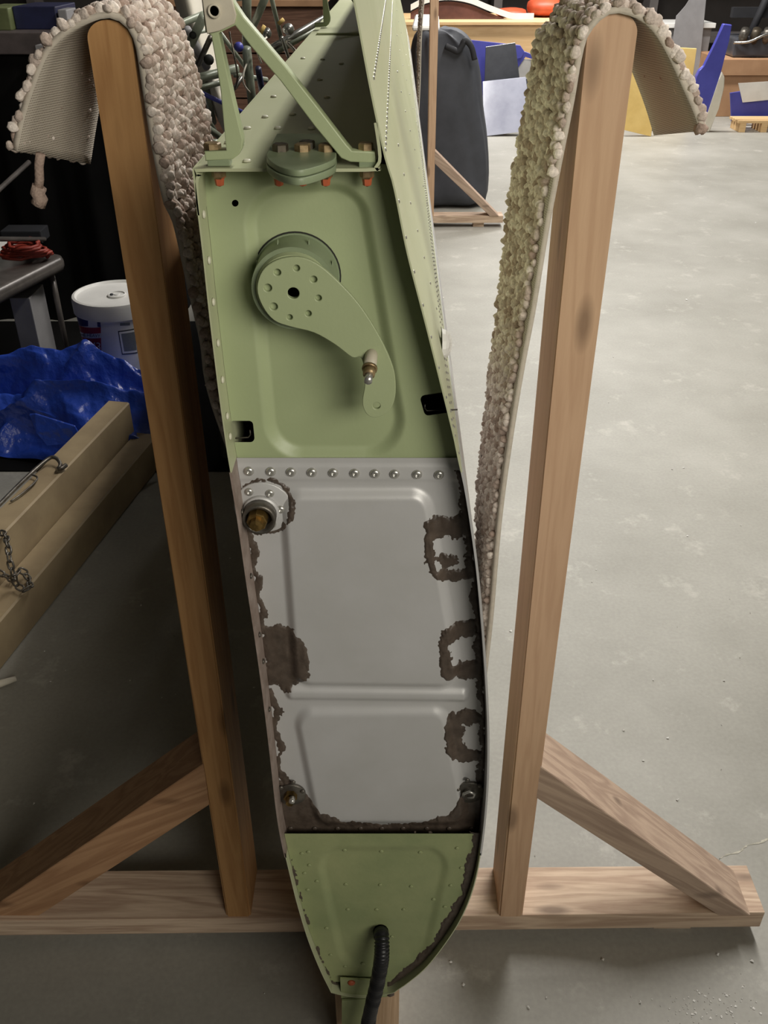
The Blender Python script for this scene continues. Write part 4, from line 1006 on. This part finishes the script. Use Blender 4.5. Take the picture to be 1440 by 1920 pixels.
# ------------------------------------------------------------------ right background
def black_bag():
    cx = (at(770,395,5.45).x+at(920,395,5.45).x)/2; yc = 5.45
    zs_px = [398,370,330,290,250,200,150,110,85,68,58]; rx = [(770,916),(768,919),(766,921),(766,920),(767,917),(768,908),(770,907),(772,900),(776,890),(784,872),(800,850)]
    t = thing('black_bag', 'tall black fabric cover gathered at the top behind the second stand', 'cover', (cx, yc+.15, 0))
    V = []; F = []; n = 64
    for j, (py, (xa_, xb_)) in enumerate(zip(zs_px, rx)):
        a = at(xa_, py, yc); b = at(xb_, py, yc); z = a.z if j else 0.0; hw = (b.x-a.x)/2; c = (a.x+b.x)/2
        for k in range(n):
            th = 2*math.pi*k/n; e = 3.2; ct, st = math.cos(th), math.sin(th)
            f = 1+(.018+.05*max(0, j-6)/4)*math.sin(th*9+j*.7)+.02*math.sin(th*17+j*1.9)
            V.append((c+hw*math.copysign(abs(ct)**(2/e), ct)*f, yc+.17+.17*math.copysign(abs(st)**(2/e), st)*f, z+(.012*math.sin(th*7) if 0 < j else 0)))
    J = len(zs_px)
    for j in range(J-1):
        for k in range(n): F.append((j*n+k, j*n+(k+1)%n, (j+1)*n+(k+1)%n, (j+1)*n+k))
    F.append(tuple(range(n))[::-1]); F.append(tuple(range((J-1)*n, J*n)))
    BAG = paint('hazed_black_cover', lin(72, 74, 80), lin(56, 58, 63), 0.7, scale=5); o = mesh('cover', V, F, BAG, t, True); md = o.modifiers.new('sub', 'SUBSURF'); md.levels = md.render_levels = 1  # black cloth with background haze put into its lighter colour
    pts = [at(x, y, yc-.02) for x, y in ((835,86),(848,92),(858,96),(866,86),(872,76),(884,88),(890,112))]
    tube('drawstring_hem', [tuple(p) for p in catmull([tuple(p) for p in pts], 5)], .016, BLACKCLOTH, t, 8)
    a = at(772,50,yc+.1); tag(prism('white_cloth', [Vector((a.x, yc+.05, a.z-.02)), Vector((a.x+.15, yc+.05, a.z-.02)), Vector((a.x+.15, yc+.2, a.z+.03)), Vector((a.x+.02, yc+.2, a.z+.03))], (0,0,.025), WHITE, None, .008), 'folded white cloth on top of the black cover', 'cloth')
black_bag()
def ply():
    Y = 8.5; a = at(740,46,Y); b = at(1098,46,Y); t = thing('plywood_bench', 'long pale plywood bench along the back of the hangar', 'bench', ((a.x+b.x)/2, Y+.4, 0))
    zt = a.z
    box('front_panel', a.x, b.x, Y, Y+.02, 0, zt-.004, PLY, t, .002); box('top', a.x-.02, b.x+.02, Y-.02, Y+1.0, zt-.003, zt+.02, PLY, t, .002)
    for x in (a.x+.02, b.x-.07): box('end_panel', x, x+.02, Y+.02, Y+.98, 0, zt-.004, PLY, t)
    # canopy with white bow, and orange cushions, on the bench top
    c = thing('canopy', 'smoked aircraft canopy with white frame lying on the plywood bench', 'canopy', (at(880,30,8.8).x, 8.9, zt+.02))
    arc = catmull([(770,20),(800,6),(840,0),(880,6),(920,22),(960,36),(1000,44)], 6)
    P_ = [at(x, y, 8.75) for x, y in arc]
    V = []; F = []
    for p in P_:
        for dy, dz in ((0,0),(0,.045),(.03,.045),(.03,0)): V.append((p.x, p.y+dy, max(p.z, zt+.0205)+dz))
    for i in range(len(P_)-1):
        for k in range(4): F.append((i*4+k, i*4+(k+1)%4, i*4+4+(k+1)%4, i*4+4+k))
    F += [(0,1,2,3), tuple(len(V)-4+k for k in range(4))]; mesh('frame', V, F, WHITE, c)
    V = []; F = []
    for j in range(2):
        for p in P_: V.append((p.x, p.y+.012+.002*j, (max(p.z, zt+.022)-.012) if j else zt+.021))
    n = len(P_)
    for i in range(n-1): F.append((i, i+1, n+i+1, n+i))
    sh = mesh('glazing', V, F, paint('smoked_red_brown', lin(112, 78, 70), lin(70, 50, 46), 0.15, scale=3), c); md = sh.modifiers.new('s', 'SOLIDIFY'); md.thickness = .004
    for (xa_, xb_, ya_, yb_, lab) in ((930,986,10,24,'flat orange cushion beside the canopy on the plywood bench'),(988,1050,10,40,'round orange bag on the plywood bench behind the right carpet')):
        p = at((xa_+xb_)/2, (ya_+yb_)/2, 9.05); hw = (xb_-xa_)/2/FOC*8.2; hh = max((yb_-ya_)/2/FOC*8.6, .03); V = []; F = []
        for i in range(9):
            for k in range(16):
                th = math.pi*i/8; ph = k*math.pi/8; V.append((p.x+hw*math.cos(th), p.y+.16*math.sin(th)**.6*math.cos(ph), zt+.02+hh+hh*math.sin(th)**.6*math.sin(ph)*(1+.06*math.sin(4*ph+i))))
        for i in range(8):
            for k in range(16): F.append((i*16+k, i*16+(k+1)%16, (i+1)*16+(k+1)%16, (i+1)*16+k))
        o = mesh('orange_cushion', V, F, ORANGE, None, True); tag(o, lab, 'cushion')
ply()
def leaner(name, pxs, Y, m, label, cat, th=.012, lean=.0, zfix=True, bev=.002):
    """a thing of sheet form leaning back: outline traced at distance Y, leaning by lean per metre of height"""
    P_ = [at(x, y, Y) for x, y in pxs]
    zmin = min(p.z for p in P_)
    if zfix: P_ = [Vector((p.x, p.y, p.z-zmin)) for p in P_]
    P_ = [Vector((p.x, p.y+lean*p.z, p.z)) for p in P_]
    return tag(prism(name, P_, (0, th, 0), m, None, bev), label, cat)
CLEAR = paint('glossy_acrylic', lin(196, 198, 212), lin(150, 152, 170), 0.12, scale=2.2, spec=0.8, coat=0.4)
leaner('acrylic_sheet', [(906,257),(1000,246),(990,150),(908,158)], 7.75, CLEAR, 'glossy pale plastic sheet leaning beside the black cover', 'plastic sheet', .006, .35)
leaner('dark_board', [(905,250),(985,242),(968,84),(912,92)], 7.95, DGREY, 'dark grey board standing behind the glossy plastic sheet', 'panel', .012, .10)
leaner('dark_board', [(966,215),(1030,205),(1032,108),(972,128)], 8.15, DGREY, 'slanted dark grey board leaning on the plywood bench by the right carpet', 'panel', .012, .06)
leaner('blue_wing_panel', [(850,48),(900,54),(978,62),(986,74),(980,86),(958,90),(940,160),(925,215),(915,215),(880,110)], 8.22, BLUEP, 'dark blue painted panel with riveted edge against the plywood bench', 'aircraft panel', .03, .05)
def tip():
    pts = [at(x, y, 8.3) for x, y in ((964,96),(985,97),(1008,106),(1006,114),(985,106),(968,132),(962,130))]
    z0 = min(p.z for p in pts); t = thing('wingtip_fairing', 'small white and blue curved fairing against the plywood bench', 'fairing', (pts[0].x, 8.3, 0))
    prism('stripe', pts, (0,.03,0), BLUEP, t, .002); prism('body', [at(x, y, 8.32) for x, y in ((968,110),(1000,112),(992,140),(978,215),(966,215))], (0,.03,0), WHITE, t, .002)
    q = [at(x, 215, 8.3) for x in (966,978)]; box('foot', q[0].x, q[1].x, 8.31, 8.36, 0, q[0].z+.02, WHITE, t)
tip()
leaner('foam_board', [(1172,236),(1222,248),(1246,92),(1190,84)], 7.75, YELLOW, 'yellow foam board leaning in front, partly behind the right post', 'foam board', .02, .12)
leaner('foam_board', [(1195,236),(1285,244),(1311,91),(1240,87)], 8.0, YELLOW, 'yellow foam board standing beside the blue fin', 'foam board', .02, .10)
def fin():
    t = thing('tail_fin', 'tall blue tail fin with cream leading edge leaning among the parts at right', 'tail fin', (at(1330,220,7.95).x, 8.0, 0))
    A = [(1300,206),(1303,150),(1310,118),(1316,106),(1326,100),(1345,58),(1362,18),(1378,20),(1372,50),(1366,72),(1358,104),(1352,124),(1336,172),(1322,224),(1306,224)]
    P_ = [at(x, y, 7.95) for x, y in A]; dz = min(p.z for p in P_); P_ = [p-Vector((0,0,dz)) for p in P_]
    prism('blue_panel', P_, (0,.05,0), BLUEP, t, .006)
    Bp = [(1320,224),(1335,224),(1352,180),(1363,140),(1364,120),(1358,108),(1352,126),(1336,174)]
    Q = [at(x, y, 7.94) for x, y in Bp]; Q = [Vector((p.x, p.y, max(p.z-dz, 0))) for p in Q]; prism('leading_edge', Q, (0,.07,0), CREAM, t, .008)
fin()
def rightstuff():
    a, b = at(1335,215,8.7), at(1480,215,8.7); zt = at(1400,112,8.7).z
    t = thing('cardboard_box', 'large brown cardboard box behind the tail fin at the right edge', 'box', ((a.x+b.x)/2, 9, 0)); box('body', a.x, b.x, 8.7, 9.4, 0, zt, CARD, t, .004)
    box('flap', a.x, b.x, 8.68, 8.70, zt-.12, zt+.002, CARD, t)
    leaner('blue_white_panel', [(1376,204),(1388,212),(1450,200),(1452,138),(1374,150)], 8.25, BLUEP, 'blue panel with white lower half standing in front of the cardboard box', 'panel', .02, .0)
    P_ = [at(x, y, 8.24) for x, y in ((1384,156),(1450,152),(1452,186),(1392,192))]; o = prism('white_placard', P_, (0,-.006,0), WHITE); tag(o, 'white card fixed on the blue panel at the right edge', 'card')
    t = thing('pallet', 'low pale wooden pallet on the floor at the right edge', 'pallet', (at(1410,222,8.0).x, 8.05, 0))
    x0_, x1_ = at(1380,222,8.0).x, at(1470,222,8.0).x
    for k in range(4): box('slat', x0_, x1_, 7.93+k*.06, 7.975+k*.06, .07, .09, PLY, t, .002)
    for x in (x0_+.02, (x0_+x1_)/2, x1_-.06): box('bearer', x, x+.05, 7.93, 8.155, 0, .07, PLY, t, .002)
    # dark engine-like machine on the box
    t = thing('machine', 'dark greasy engine with pipes standing on the cardboard box', 'engine', (at(1410,100,8.95).x, 9, zt))
    c = at(1412,90,8.95)
    box('block', c.x-.20, c.x+.25, 8.85, 9.25, zt+.0025, zt+.16, DGREY, t, .02)
    for k in range(4): tube('cylinder', [(c.x-.14+.1*k, 8.9, zt+.10), (c.x-.14+.1*k, 8.82, zt+.22)], .04, [STEEL, BOLTD][k % 2], t, 12)
    tube('pipe', [tuple(p) for p in catmull([(c.x-.22,8.84,zt+.12),(c.x-.1,8.80,zt+.13),(c.x+.05,8.80,zt+.19),(c.x+.2,8.84,zt+.17)], 5)], .012, CHROME, t, 8)
    box('crossbar', c.x-.22, c.x+.3, 9.0, 9.06, zt+.30, zt+.38, BLACKCLOTH, t); tube('strut', [(c.x-.05,9.0,zt+.1),(c.x+.02,9.0,zt+.34),(c.x+.10,9.0,zt+.62)], .035, BLACKCLOTH, t, 8)
    tube('strut', [(c.x+.22,9.0,zt+.1),(c.x+.26,9.0,zt+.62)], .06, NAVY, t, 8)
    # shelving and sheets behind
    Y = 9.4; a, b = at(1180,150,Y), at(1318,150,Y)
    t = thing('grey_cabinet', 'pale grey cabinet against the back wall behind the yellow boards', 'cabinet', ((a.x+b.x)/2, Y+.2, 0)); z1 = at(1300,52,Y).z
    box('body', a.x, b.x, Y, Y+.4, 0, z1, GREYP, t, .005); box('shelf', a.x-.02, b.x+.02, Y-.04, Y+.4, z1, z1+.04, WHITE, t, .004)
    tag(leaner('grey_sheet', [(1256,120),(1318,120),(1330,-60),(1285,12),(1268,30)], 9.3, GREYP, 'x', 'sheet', .01, .0, False), 'tall pale grey sheet leaning on the grey cabinet', 'sheet')
    a = at(1250,240,9.25); o = bpy.data.objects
    zmin = 0
rightstuff()
o = bpy.data.objects['grey_sheet']; zm = min(v.co.z for v in o.data.vertices)
for v in o.data.vertices:
    if v.co.z < zm+.02: v.co.z = 0.0
# dark rack filling the back of the hangar
def rack():
    t = thing('storage_rack', 'tall dark storage rack along the back wall', 'rack', (1.5, 10.2, 0))
    for k, x in enumerate(np.linspace(-3.4, 5.6, 7)): box('upright', x-.04, x+.04, 9.95, 10.4, 0, 2.6, DARKW, t)
    for z in (.5, 1.1, 1.7, 2.4): box('shelf', -3.4, 5.6, 9.95, 10.4, z, z+.04, DARKW, t)
rack()

# ------------------------------------------------------------------ floor litter and crack
V = []; F = []
def flake(p, r, h=.002):
    k0 = len(V); n = random.randint(4, 6)
    for k in range(n): a = 2*math.pi*k/n+random.random()*.6; V.append((p.x+r*random.uniform(.4,1)*math.cos(a), p.y+r*random.uniform(.3,1)*math.sin(a), .0004+random.random()*h))
    V.append((p.x, p.y, .001+h)); F.extend([(k0+k, k0+(k+1)%n, k0+n) for k in range(n)]); F.append(tuple(k0+k for k in range(n))[::-1])
for _ in range(150):
    px, py = random.uniform(-100, 1540), random.uniform(300, 2000); q = atz(px, py, 0)
    if abs(q.x) < .75 and .78 < q.y < 1.0: continue
    flake(q, random.choice((.0015,.002,.003,.004))*(1 if q.y < 2 else 2))
for _ in range(90):
    flake(atz(random.gauss(1330,55), random.gauss(1885,22), 0), random.choice((.001,.0015,.002,.003)), .0006)
for px, py in ((1170,1370),(1225,1276),(1357,1277),(1270,1500),(1240,1645),(1345,1790),(1410,1803),(1130,1800),(1200,1880),(990,1890),(845,1805),(868,1848),(1175,1590),(1260,880),(1150,670)): flake(atz(px, py, 0), .004, .003)
stuff(tag(mesh('floor_litter', V, F, WHITE), 'tiny pale chips and sawdust scattered on the concrete floor', 'litter'))
crk = [(1345,1613),(1362,1603),(1385,1598),(1402,1585),(1425,1580),(1452,1570),(1500,1562)]
V = []; F = []
P_ = catmull([tuple(atz(x, y, 0)) for x, y in crk], 5)
for i, p in enumerate(P_):
    wv = .0008+.0012*random.random(); V += [(p[0]+random.uniform(-.003,.003), p[1]-wv, .0006), (p[0]+random.uniform(-.003,.003), p[1]+wv, .0006)]
for i in range(len(P_)-1): F.append((2*i, 2*i+1, 2*i+3, 2*i+2))
mesh('crack_filler', V, F, paint('pale_crack', lin(206, 200, 184), lin(150, 146, 130), 0.7, scale=60), bpy.data.objects['floor'])
# pale wood offcut by the beam
q0, q1 = atz(-20,1290,.008), atz(30,1272,.008)
tag(tube('wood_offcut', [q0, (q0+q1)/2+Vector((0,0,.001)), q1], [.008,.008,.006], CREAM, None, 8), 'small pale wood offcut on the floor at the left edge by the tan beam', 'offcut')
